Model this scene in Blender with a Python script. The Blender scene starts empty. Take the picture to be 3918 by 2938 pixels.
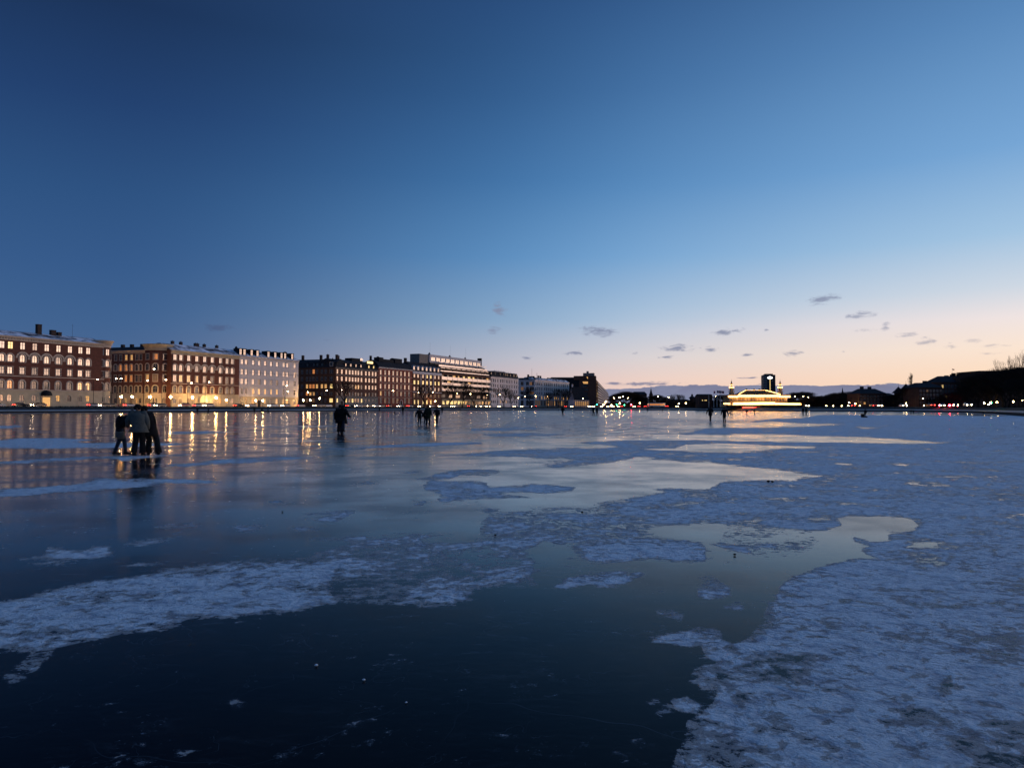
import bpy, math, random
import numpy as np
from mathutils import Vector, Matrix
R = math.radians
random.seed(7)
SC = bpy.context.scene
COL = SC.collection

# ------------------------------------------------------------------ camera
F, CX, CY, HY, EYE = 2717.0, 1959.0, 1469.0, 1560.0, 1.62     # photograph: focal px, centre, horizon row, eye height
PITCH = math.atan((HY - CY) / F)
cam = bpy.data.cameras.new("camera"); camo = bpy.data.objects.new("camera", cam); COL.objects.link(camo)
camo.location = (0, 0, EYE); camo.rotation_euler = (math.pi / 2 + PITCH, 0, 0)
cam.sensor_fit = 'HORIZONTAL'; cam.sensor_width = 36; cam.lens = 36 * F / 3918
cam.clip_start = 0.1; cam.clip_end = 12000
SC.camera = camo
SC.view_settings.view_transform = 'Standard'; SC.view_settings.look = 'None'
SC.view_settings.exposure = 0; SC.view_settings.gamma = 1

def lin(c):
    return tuple(((v / 255) / 12.92 if v <= 10.3 else (((v / 255) + .055) / 1.055) ** 2.4) for v in c)

# ------------------------------------------------------------------ sky
def ray(px, py):
    "direction from the eye through a pixel of the photograph"
    x = (px - CX) / F; v = (CY - py) / F
    c, s = math.cos(PITCH), math.sin(PITCH)
    return Vector((x, c - s * v, s + c * v))
def azel(px, py):
    d = ray(px, py); return math.atan2(d.x, d.y), math.atan2(d.z, math.hypot(d.x, d.y))

SUN_AZ = 72.0
class NT:
    "small helper that writes node trees"
    def __init__(s, nt): s.nt = nt
    def n(s, typ, **kw):
        nd = s.nt.nodes.new(typ)
        for k, v in kw.items():
            setattr(nd, k, v)
        return nd
    def put(s, sock, v):
        if isinstance(v, bpy.types.NodeSocket): s.nt.links.new(v, sock)
        elif v is not None: sock.default_value = v
    def m(s, op, a, b=None, c=None, clamp=False):
        nd = s.n('ShaderNodeMath', operation=op, use_clamp=clamp)
        for i, v in enumerate((a, b, c)):
            if v is not None: s.put(nd.inputs[i], v)
        return nd.outputs[0]
    def vm(s, op, a, b=None, out=0):
        nd = s.n('ShaderNodeVectorMath', operation=op)
        s.put(nd.inputs[0], a)
        if b is not None: s.put(nd.inputs[1], b)
        return nd.outputs[out]
    def mr(s, v, a, b, c=0.0, d=1.0, smooth=True):
        nd = s.n('ShaderNodeMapRange', interpolation_type='SMOOTHSTEP' if smooth else 'LINEAR')
        for i, w in enumerate((v, a, b, c, d)): s.put(nd.inputs[i], w)
        return nd.outputs[0]
    def mix(s, f, a, b):
        nd = s.n('ShaderNodeMix', data_type='RGBA')
        s.put(nd.inputs[0], f)
        s.put(nd.inputs[6], (*a, 1) if isinstance(a, tuple) else a)
        s.put(nd.inputs[7], (*b, 1) if isinstance(b, tuple) else b)
        return nd.outputs[2]
    def ramp(s, f, stops):
        nd = s.n('ShaderNodeValToRGB'); s.put(nd.inputs[0], f)
        e = nd.color_ramp.elements
        while len(e) < len(stops): e.new(0.5)
        for el, (p, c) in zip(e, stops): el.position = p; el.color = (*c, 1)
        return nd.outputs[0]
    def noise(s, vec, scale, detail=2, rough=.5, dist=0.0):
        nd = s.n('ShaderNodeTexNoise'); s.put(nd.inputs['Vector'], vec)
        nd.inputs['Scale'].default_value = scale; nd.inputs['Detail'].default_value = detail
        nd.inputs['Roughness'].default_value = rough; nd.inputs['Distortion'].default_value = dist
        return nd.outputs[0]

def make_sky():
    w = bpy.data.worlds.new("World"); SC.world = w; w.use_nodes = True
    w.node_tree.nodes.clear(); t = NT(w.node_tree)
    gen = t.n('ShaderNodeTexCoord').outputs['Generated']
    dirn = t.vm('NORMALIZE', gen)
    sep = t.n('ShaderNodeSeparateXYZ'); t.put(sep.inputs[0], dirn)
    X, Y, Z = sep.outputs
    az = t.m('ARCTAN2', X, Y)
    hor = t.m('SQRT', t.m('ADD', t.m('MULTIPLY', X, X), t.m('MULTIPLY', Y, Y)))
    el = t.m('ARCTAN2', Z, hor)
    eld = t.m('MULTIPLY', el, 180 / math.pi)
    fac = t.m('DIVIDE', eld, 45.0, clamp=True)
    # angle from the sunset's azimuth
    sx, sy = math.sin(R(SUN_AZ)), math.cos(R(SUN_AZ))
    cosd = t.m('DIVIDE', t.m('ADD', t.m('MULTIPLY', X, sx), t.m('MULTIPLY', Y, sy)), t.m('MAXIMUM', hor, 1e-4))
    delta = t.m('MULTIPLY', t.m('ARCCOSINE', t.m('MINIMUM', t.m('MAXIMUM', cosd, -.9999), .9999)), 180 / math.pi)
    def rp(rows, k=1.0):
        return t.ramp(fac, [(e / 45.0, tuple(v * k for v in lin(c))) for e, c in rows])
    dark = rp([(0, (80, 98, 140)), (3, (76, 104, 146)), (6, (65, 99, 144)), (10, (55, 91, 139)), (15, (46, 82, 129)),
               (21, (35, 65, 111)), (27, (28, 52, 90)), (33, (34, 58, 98)), (45, (78, 114, 168))])
    mid = rp([(0, (238, 198, 186)), (2.2, (230, 204, 200)), (4, (203, 203, 213)), (7, (150, 183, 214)), (12, (102, 154, 204)),
              (18, (72, 124, 177)), (24, (56, 101, 152)), (31, (43, 80, 129)), (45, (78, 114, 168))])
    warm = rp([(0, (255, 212, 174)), (2.2, (255, 222, 192)), (4, (253, 230, 210)), (6, (242, 229, 226)), (8, (208, 217, 228)), (11.5, (164, 197, 226)),
               (17, (120, 167, 214)), (25, (90, 136, 186)), (33, (56, 96, 146)), (45, (78, 114, 168))])
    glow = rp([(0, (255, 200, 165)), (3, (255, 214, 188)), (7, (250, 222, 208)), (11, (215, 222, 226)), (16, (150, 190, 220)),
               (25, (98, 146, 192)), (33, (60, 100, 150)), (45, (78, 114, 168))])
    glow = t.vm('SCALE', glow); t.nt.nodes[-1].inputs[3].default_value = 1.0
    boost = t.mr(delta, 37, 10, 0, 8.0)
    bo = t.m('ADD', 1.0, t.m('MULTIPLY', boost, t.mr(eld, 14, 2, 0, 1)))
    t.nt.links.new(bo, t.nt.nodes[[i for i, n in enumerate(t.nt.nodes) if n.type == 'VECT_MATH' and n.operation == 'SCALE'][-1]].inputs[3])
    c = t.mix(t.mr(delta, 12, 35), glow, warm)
    c = t.mix(t.mr(delta, 30, 78), c, mid)
    c = t.mix(t.mr(delta, 58, 103), c, dark)
    # clouds: small ones by place, and the long bank low over the far shore
    uv = t.n('ShaderNodeCombineXYZ'); t.put(uv.inputs[0], az); t.put(uv.inputs[1], el)
    uvs = t.vm('MULTIPLY', uv.outputs[0], (1.0, 3.0, 1.0))
    nz = t.noise(uvs, 55, 6, .62, .6)
    nz2 = t.noise(uvs, 16, 5, .55, .3)
    CL = [(1905, 1185, 62, 55, .75), (1885, 1265, 70, 30, .6), (2290, 1268, 135, 34, 1.1), (2195, 1350, 75, 20, .9), (2020, 1369, 50, 18, .4),
          (3150, 1146, 105, 34, 1.0), (3290, 1204, 105, 22, .75), (2765, 1270, 80, 26, .8), (2820, 1264, 60, 22, .7), (2600, 1332, 105, 28, 1.1),
          (2725, 1338, 55, 22, .7), (2552, 1366, 60, 14, .8), (3040, 1352, 80, 17, 1.0), (2860, 1358, 40, 12, .7), (3465, 1281, 70, 22, .7),
          (3540, 1310, 70, 34, .8), (3640, 1322, 40, 26, .7), (3388, 1248, 34, 40, .45), (3300, 1262, 80, 22, .4), (3722, 1304, 60, 18, .5),
          (3815, 1325, 100, 18, .5), (825, 1256, 110, 32, .8), (2872, 1445, 75, 7, 1.0), (2908, 1469, 28, 9, .6), (2340, 1467, 110, 11, 1.0),
          (2480, 1468, 200, 15, 1.1), (2599, 1465, 30, 8, .7), (3230, 1346, 24, 10, .4), (3775, 1352, 70, 14, .35), (2425, 1352, 35, 14, .45),
          (2935, 1263, 24, 10, .5), (1260, 1300, 60, 16, .25)]
    best = None
    for (px, py, w_, h_, s_) in CL:
        a, e = azel(px, py)
        ra, re = w_ / F * .72, h_ / F * .74
        d = t.vm('MULTIPLY', t.vm('SUBTRACT', uv.outputs[0], (a, e, 0)), (1 / ra, 1 / re, 0))
        ln = t.vm('LENGTH', d, out=1)
        v = t.m('MULTIPLY_ADD', ln, -1.0, .35 + .45 * s_)
        best = v if best is None else t.m('MAXIMUM', best, v)
    cm = t.mr(t.m('ADD', best, t.m('MULTIPLY', t.m('SUBTRACT', nz, .5), 2.6)), -.02, .8, 0, .85)
    cm = t.m('MULTIPLY', cm, t.mr(best, -.9, .0))
    ccol = t.mix(t.mr(eld, 1.5, 6), (.17, .19, .31), (.22, .25, .37))
    ccol = t.mix(t.mr(delta, 75, 100), ccol, (.055, .10, .22))
    cm = t.m('MULTIPLY', cm, t.mr(delta, 35, 52, .42, 1))
    c = t.mix(cm, c, ccol)
    a0, _ = azel(2250, 1500); a1, _ = azel(3700, 1500)
    top = t.m('ADD', t.mr(az, azel(2300, 1500)[0], azel(2560, 1500)[0], R(1.48), R(1.72)),
              t.m('MULTIPLY', t.m('SUBTRACT', t.noise(uvs, 26, 6, .62), .5), R(.75)))
    bank = t.mr(t.m('SUBTRACT', top, el), R(-.02), R(.05), 0, .93)
    bank = t.m('MULTIPLY', bank, t.mr(az, a0 - .10, a0))
    bank = t.m('MULTIPLY', bank, t.mr(az, a1 + .25, a1 - .0))
    bcol = t.mix(t.mr(t.m('ADD', eld, t.m('MULTIPLY', nz2, .8)), .6, 1.9), (.15, .22, .38), (.15, .175, .30))
    bcol = t.mix(t.mr(nz2, .35, .7), bcol, (.185, .225, .36))
    c = t.mix(bank, c, bcol)
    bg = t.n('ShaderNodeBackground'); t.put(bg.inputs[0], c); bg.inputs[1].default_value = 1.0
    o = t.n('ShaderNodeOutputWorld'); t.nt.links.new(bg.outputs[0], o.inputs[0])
make_sky()

# ------------------------------------------------------------------ materials
MATS = {}
def pmat(name, color, rough=.8, var=.25, scale=1.5, color2=None, emit=None, estr=0, metal=0, bump=0, gloss=0, coord='Object'):
    "one procedural material: two tones mixed by noise, optional bump, emission or extra mirror gloss"
    if name in MATS: return MATS[name]
    m = bpy.data.materials.new(name); m.use_nodes = True; nt = m.node_tree; nt.nodes.clear(); t = NT(nt)
    out = t.n('ShaderNodeOutputMaterial'); b = t.n('ShaderNodeBsdfPrincipled')
    co = t.n('ShaderNodeTexCoord').outputs[coord]
    n = t.noise(co, scale, 4, .6)
    c2 = color2 or tuple(v * (1 - var) for v in color)
    t.put(b.inputs['Base Color'], t.mix(t.mr(n, .35, .65), color, c2))
    b.inputs['Roughness'].default_value = rough; b.inputs['Metallic'].default_value = metal
    b.inputs['Specular IOR Level'].default_value = .5 if rough < .5 else .12
    if emit:
        b.inputs['Emission Color'].default_value = (*emit, 1); b.inputs['Emission Strength'].default_value = estr
    if bump:
        bn = t.n('ShaderNodeBump'); bn.inputs['Strength'].default_value = .6; bn.inputs['Distance'].default_value = bump
        t.put(bn.inputs['Height'], t.noise(co, scale * 4, 4, .6)); t.nt.links.new(bn.outputs[0], b.inputs['Normal'])
    sh = b.outputs[0]
    if gloss:
        g = t.n('ShaderNodeBsdfGlossy'); g.inputs['Roughness'].default_value = .04
        g.inputs['Color'].default_value = (.96, .88, .82, 1)
        mx = t.n('ShaderNodeMixShader'); mx.inputs[0].default_value = gloss
        nt.links.new(sh, mx.inputs[1]); nt.links.new(g.outputs[0], mx.inputs[2]); sh = mx.outputs[0]
    nt.links.new(sh, out.inputs[0]); MATS[name] = m; return m

M = dict(
    red_brick=pmat('red_brick', (.15, .062, .046), .9, .25, 1.2),
    dark_brick=pmat('dark_brick', (.085, .05, .038), .9, .3, 1.0),
    brown_brick=pmat('brown_brick', (.15, .075, .055), .9, .25, 1.0),
    bright_brick=pmat('bright_brick', (.26, .08, .055), .9, .2, 1.0),
    cream=pmat('cream_stone', (.50, .41, .29), .85, .15, .6),
    trim=pmat('stone_trim', (.50, .40, .32), .85, .12, .8),
    white_wall=pmat('white_render', (.58, .54, .55), .85, .1, .3),
    grey_wall=pmat('grey_render', (.80, .68, .65), .85, .12, .3),
    slate=pmat('slate_roof', (.022, .024, .03), .8, .35, .8),
    snow_roof=pmat('snowy_slate', (.025, .026, .032), .8, 0, .22, color2=(.75, .78, .85)),
    chimney=pmat('chimney_brick', (.06, .045, .04), .9),
    frame=pmat('window_frame_paint', (.25, .22, .2), .6, .1),
    frame_white=pmat('white_frame_paint', (.55, .52, .5), .6, .1),
    glass=pmat('window_glass', (.02, .02, .025), .1, .2, .8, gloss=.13),
    glass_mid=pmat('window_glass_shaded', (.02, .02, .024), .15, .2, .8, gloss=.07),  # same glass, gloss weakened to put a half-dark reflection into the panes
    glass_low=pmat('window_glass_dark_reflection', (.012, .013, .016), .25, .2, .8, gloss=.03),  # dark reflection of trees and buildings opposite put into this copy of the glass
    lit_warm=pmat('lit_window_warm', (.3, .2, .1), .4, .5, 1.3, emit=(1, .50, .14), estr=.85, gloss=.08),
    lit_orange=pmat('lit_window_orange', (.3, .15, .06), .4, .5, 1.3, emit=(1, .33, .07), estr=.7, gloss=.06),
    lit_yellow=pmat('lit_window_yellow', (.4, .3, .1), .4, .4, 1.3, emit=(1, .68, .24), estr=1.3, gloss=.04),
    dim_lit=pmat('dim_window', (.1, .07, .04), .4, .5, 1.3, emit=(1, .45, .13), estr=.16, gloss=.08),
    black=pmat('black_metal', (.015, .015, .017), .5),
    door=pmat('dark_door', (.02, .015, .012), .6),
    white_paint=pmat('white_paint', (.7, .68, .66), .5, .08),
    concrete=pmat('concrete', (.25, .22, .2), .9),
    beige=pmat('beige_panel', (.34, .26, .17), .8, .1),
    rail_panel=pmat('pale_balcony_panel', (.62, .5, .46), .35, .08, 1, gloss=.1),
    lamp=pmat('lamp_glow_warm', (1, .8, .5), .5, 0, emit=(1, .56, .20), estr=270),
    lamp_small=pmat('lamp_glow_soft', (1, .8, .5), .5, 0, emit=(1, .62, .26), estr=90),
    lamp_white=pmat('lamp_glow_white', (1, .9, .8), .5, 0, emit=(1, .74, .48), estr=60),
    bulb=pmat('festoon_bulb', (1, .8, .5), .5, 0, emit=(1, .52, .15), estr=8),
    headlight=pmat('headlight_glow', (1, .95, .9), .3, 0, emit=(1, .72, .42), estr=70),
    taillight=pmat('taillight_glow', (1, .1, .05), .3, 0, emit=(1, .05, .03), estr=20),
    red_signal=pmat('red_signal_glow', (1, .1, .1), .3, 0, emit=(1, .02, .04), estr=160),
    green_signal=pmat('green_signal_glow', (.1, 1, .5), .3, 0, emit=(.03, 1, .42), estr=40),
    bark=pmat('dark_bark', (.022, .018, .015), .95),
    twig=pmat('bare_twigs', (.028, .022, .018), .95),
    quay=pmat('quay_stone', (.035, .032, .03), .9, .4, .7),
    path=pmat('frosty_path', (.5, .47, .44), .9, .3, .4),
    grass=pmat('frosted_bank', (.02, .024, .02), 1, 0, 1.5, color2=(.06, .065, .07), bump=.3),
    asphalt=pmat('asphalt', (.045, .045, .047), .8, .3, .5),
    paving=pmat('paving', (.16, .15, .14), .85, .2, .5),
    earth=pmat('winter_ground', (.03, .03, .028), 1, 0, .05, color2=(.09, .09, .09)),
)

# ------------------------------------------------------------------ mesh building
class MB:
    def __init__(s): s.v = []; s.f = []; s.m = []; s.ms = []
    def mi(s, mat):
        if mat not in s.ms: s.ms.append(mat)
        return s.ms.index(mat)
    def face(s, pts, mat):
        i = len(s.v); s.v += [tuple(p) for p in pts]; s.f.append(tuple(range(i, i + len(pts)))); s.m.append(s.mi(mat))
    def box(s, x0, x1, y0, y1, z0, z1, mat, rot=0, piv=(0, 0)):
        P = [(x, y, z) for z in (z0, z1) for (x, y) in ((x0, y0), (x1, y0), (x1, y1), (x0, y1))]
        if rot:
            c, q = math.cos(rot), math.sin(rot)
            P = [(piv[0] + (x - piv[0]) * c - (y - piv[1]) * q, piv[1] + (x - piv[0]) * q + (y - piv[1]) * c, z) for x, y, z in P]
        i = len(s.v); s.v += P; k = s.mi(mat)
        for f in ((0, 3, 2, 1), (4, 5, 6, 7), (0, 1, 5, 4), (1, 2, 6, 5), (2, 3, 7, 6), (3, 0, 4, 7)):
            s.f.append(tuple(i + a for a in f)); s.m.append(k)
    def prism(s, prof, x0, x1, mat):
        "profile in (y, z), extruded along x"
        n = len(prof); i = len(s.v); k = s.mi(mat)
        s.v += [(x0, y, z) for y, z in prof] + [(x1, y, z) for y, z in prof]
        for a in range(n):
            b = (a + 1) % n; s.f.append((i + a, i + b, i + n + b, i + n + a)); s.m.append(k)
        s.f.append(tuple(i + a for a in reversed(range(n)))); s.m.append(k)
        s.f.append(tuple(i + n + a for a in range(n))); s.m.append(k)
    def lathe(s, prof, mat, c=(0, 0), seg=16, a0=0, a1=2 * math.pi, sx=1, sy=1):
        "profile in (r, z) round a vertical axis"
        i = len(s.v); k = s.mi(mat); n = len(prof); full = abs(a1 - a0 - 2 * math.pi) < 1e-6
        cnt = seg if full else seg + 1
        for j in range(cnt):
            a = a0 + (a1 - a0) * j / seg
            s.v += [(c[0] + r * math.cos(a) * sx, c[1] + r * math.sin(a) * sy, z) for r, z in prof]
        for j in range(seg):
            j2 = (j + 1) % cnt
            for q in range(n - 1):
                s.f.append((i + j * n + q, i + j2 * n + q, i + j2 * n + q + 1, i + j * n + q + 1)); s.m.append(k)
    def tube(s, p, q, r0, r1, mat, n=5, cap=True):
        p = Vector(p); q = Vector(q); d = (q - p)
        if d.length < 1e-6: return
        d.normalize(); u = d.orthogonal().normalized(); w = d.cross(u)
        i = len(s.v); k = s.mi(mat)
        for (c, r) in ((p, r0), (q, r1)):
            for j in range(n):
                a = 2 * math.pi * j / n; s.v.append(tuple(c + u * (r * math.cos(a)) + w * (r * math.sin(a))))
        for j in range(n):
            s.f.append((i + j, i + (j + 1) % n, i + n + (j + 1) % n, i + n + j)); s.m.append(k)
        if cap:
            s.f.append(tuple(i + j for j in reversed(range(n)))); s.m.append(k)
            s.f.append(tuple(i + n + j for j in range(n))); s.m.append(k)
    def loft(s, rings, mat, n=10):
        "closed loft through ellipses (cx, cy, cz, rx, ry)"
        i = len(s.v); k = s.mi(mat)
        for (cx, cy, cz, rx, ry) in rings:
            for j in range(n):
                a = 2 * math.pi * j / n; s.v.append((cx + rx * math.cos(a), cy + ry * math.sin(a), cz))
        for q in range(len(rings) - 1):
            for j in range(n):
                s.f.append((i + q * n + j, i + q * n + (j + 1) % n, i + (q + 1) * n + (j + 1) % n, i + (q + 1) * n + j)); s.m.append(k)
        s.f.append(tuple(i + j for j in reversed(range(n)))); s.m.append(k)
        e = i + (len(rings) - 1) * n
        s.f.append(tuple(e + j for j in range(n))); s.m.append(k)
    def ball(s, c, r, mat, seg=8, ring=6, sz=1.0):
        s.lathe([(max(r * math.sin(math.pi * q / ring), 1e-4), c[2] - r * sz * math.cos(math.pi * q / ring)) for q in range(ring + 1)], mat, (c[0], c[1]), seg)
    def mesh(s, name, smooth=False):
        me = bpy.data.meshes.new(name); me.from_pydata(s.v, [], s.f)
        for m in s.ms: me.materials.append(m)
        me.polygons.foreach_set('material_index', s.m)
        if smooth: me.polygons.foreach_set('use_smooth', [True] * len(s.f))
        me.update(); return me
    def build(s, name, parent=None, smooth=False, **props):
        o = bpy.data.objects.new(name, s.mesh(name, smooth)); COL.objects.link(o)
        if parent: o.parent = parent
        for k, v in props.items(): o[k] = v
        return o

def empty(name, loc, rz=0, **props):
    o = bpy.data.objects.new(name, None); COL.objects.link(o); o.empty_display_size = .5
    o.location = loc; o.rotation_euler = (0, 0, rz)
    for k, v in props.items(): o[k] = v
    return o
def copy_tree(o, parent=None):
    c = o.copy(); COL.objects.link(c); c.parent = parent
    for ch in o.children: copy_tree(ch, c)
    return c
KIDS = {}
ORD = ['first', 'second', 'third', 'fourth', 'fifth', 'sixth', 'seventh', 'eighth', 'ninth', 'tenth', 'eleventh', 'twelfth', 'thirteenth',
       'fourteenth', 'fifteenth', 'sixteenth', 'seventeenth', 'eighteenth', 'nineteenth', 'twentieth']

# ------------------------------------------------------------------ places (pixel of the photograph -> metres)
SLOPE, OFF = .46, -277.6                       # the row of facades: X = SLOPE*Y + OFF
GZ = 2.0                                       # street level above the ice
def fac(px):
    k = (px - CX) / F; Y = OFF / (k - SLOPE); return Vector((k * Y, Y))
def zat(Y, py):
    return EYE + Y * math.tan(PITCH + math.atan((CY - py) / F))
def on_ice(px, py):
    Y = EYE / -math.tan(PITCH + math.atan((CY - py) / F)); return Vector(((px - CX) / F * Y * 1.0, Y))
def at(px, Y): return Vector(((px - CX) / F * Y, Y))
SH = [(0, 22), (400, 19.2), (900, 17), (1080, 15.7), (1350, 13.4), (1750, 10.8), (2000, 9.4), (2200, 8.8), (2400, 9.0), (2600, 9.8), (2740, 11.6),
      (2900, 13), (3100, 13.6), (3300, 14.6), (3450, 15.8), (3600, 18), (3700, 20.5), (3800, 25), (3918, 34)]
SHORE = [on_ice(x, HY + d) for x, d in SH]
def shore_y(px):
    xs = [a for a, _ in SH]; ys = [p.y for p in SHORE]
    return float(np.interp(px, xs, ys))

# ------------------------------------------------------------------ ground, quay, road
LOOP = [Vector((-280, -110)), Vector((-236, 0)), Vector((-192, 96))] + SHORE + [Vector((98, 70)), Vector((100, 0)), Vector((102, -60)), Vector((60, -110)), Vector((-100, -130))]
def offset_loop(d):
    n = len(LOOP); out = []
    for i in range(n):
        a, b, c = LOOP[i - 1], LOOP[i], LOOP[(i + 1) % n]
        t1 = (b - a).normalized(); t2 = (c - b).normalized()
        nn = Vector((-(t1.y + t2.y), t1.x + t2.x)); nn.normalize()
        out.append(b + nn * d)
    return out
def strip(name, d0, z0, d1, z1, mat, sub=1, jitter=0, vertical=False, **props):
    mb = MB(); A = offset_loop(d0); B = offset_loop(d1); n = len(A)
    def fine(P):
        q = []
        for i in range(n):
            a, b = P[i], P[(i + 1) % n]
            for k in range(sub): q.append(a.lerp(b, k / sub))
        return q
    A, B = fine(A), fine(B); N = len(A)
    for i in range(N):
        j = (i + 1) % N
        mb.face([(A[i].x, A[i].y, z0), (A[j].x, A[j].y, z0), (B[j].x, B[j].y, z1), (B[i].x, B[i].y, z1)], mat)
    return mb.build(name, **props)
strip('snow_rim', -1.6, .012, 0, .05, pmat('rim_snow', (.8, .82, .86), .9, .3, .8), kind='structure')
strip('quay', 0, -.3, .0001, .62, M['quay'], kind='structure')
strip('quay_edge', .0001, .62, .6, .66, M['quay'], kind='structure')
strip('path', .6, .66, 4.2, .95, M['path'], kind='structure')
strip('embankment', 4.2, .95, 11, GZ - .1, M['grass'], kind='structure')
strip('pavement', 11, GZ - .1, 13.5, GZ, M['paving'], kind='structure')
strip('kerb', 13.5, GZ, 13.55, GZ - .12, M['concrete'], kind='structure')
strip('road', 13.55, GZ - .12, 24, GZ - .12, M['asphalt'], kind='structure')
def ground():
    mb = MB(); A = offset_loop(24); n = len(A); c = Vector((-40, 150))
    B = [c + (p - c).normalized() * 6000 for p in A]
    mid = [a.lerp(b, .03) for a, b in zip(A, B)]
    for i in range(n):
        j = (i + 1) % n
        for (P, Q, z0, z1) in ((A, mid, GZ - .02, GZ - .01), (mid, B, GZ - .01, GZ - .01)):
            mb.face([(P[i].x, P[i].y, z0), (P[j].x, P[j].y, z0), (Q[j].x, Q[j].y, z1), (Q[i].x, Q[i].y, z1)], M['earth'])
    mb.build('ground', kind='structure')
    mb = MB(); A = offset_loop(24)
    for i in range(n):
        j = (i + 1) % n
        mb.face([(A[i].x, A[i].y, GZ - .12), (A[j].x, A[j].y, GZ - .12), (A[j].x, A[j].y, GZ - .02), (A[i].x, A[i].y, GZ - .02)], M['concrete'])
    mb.build('kerb', kind='structure')
ground()

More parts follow.
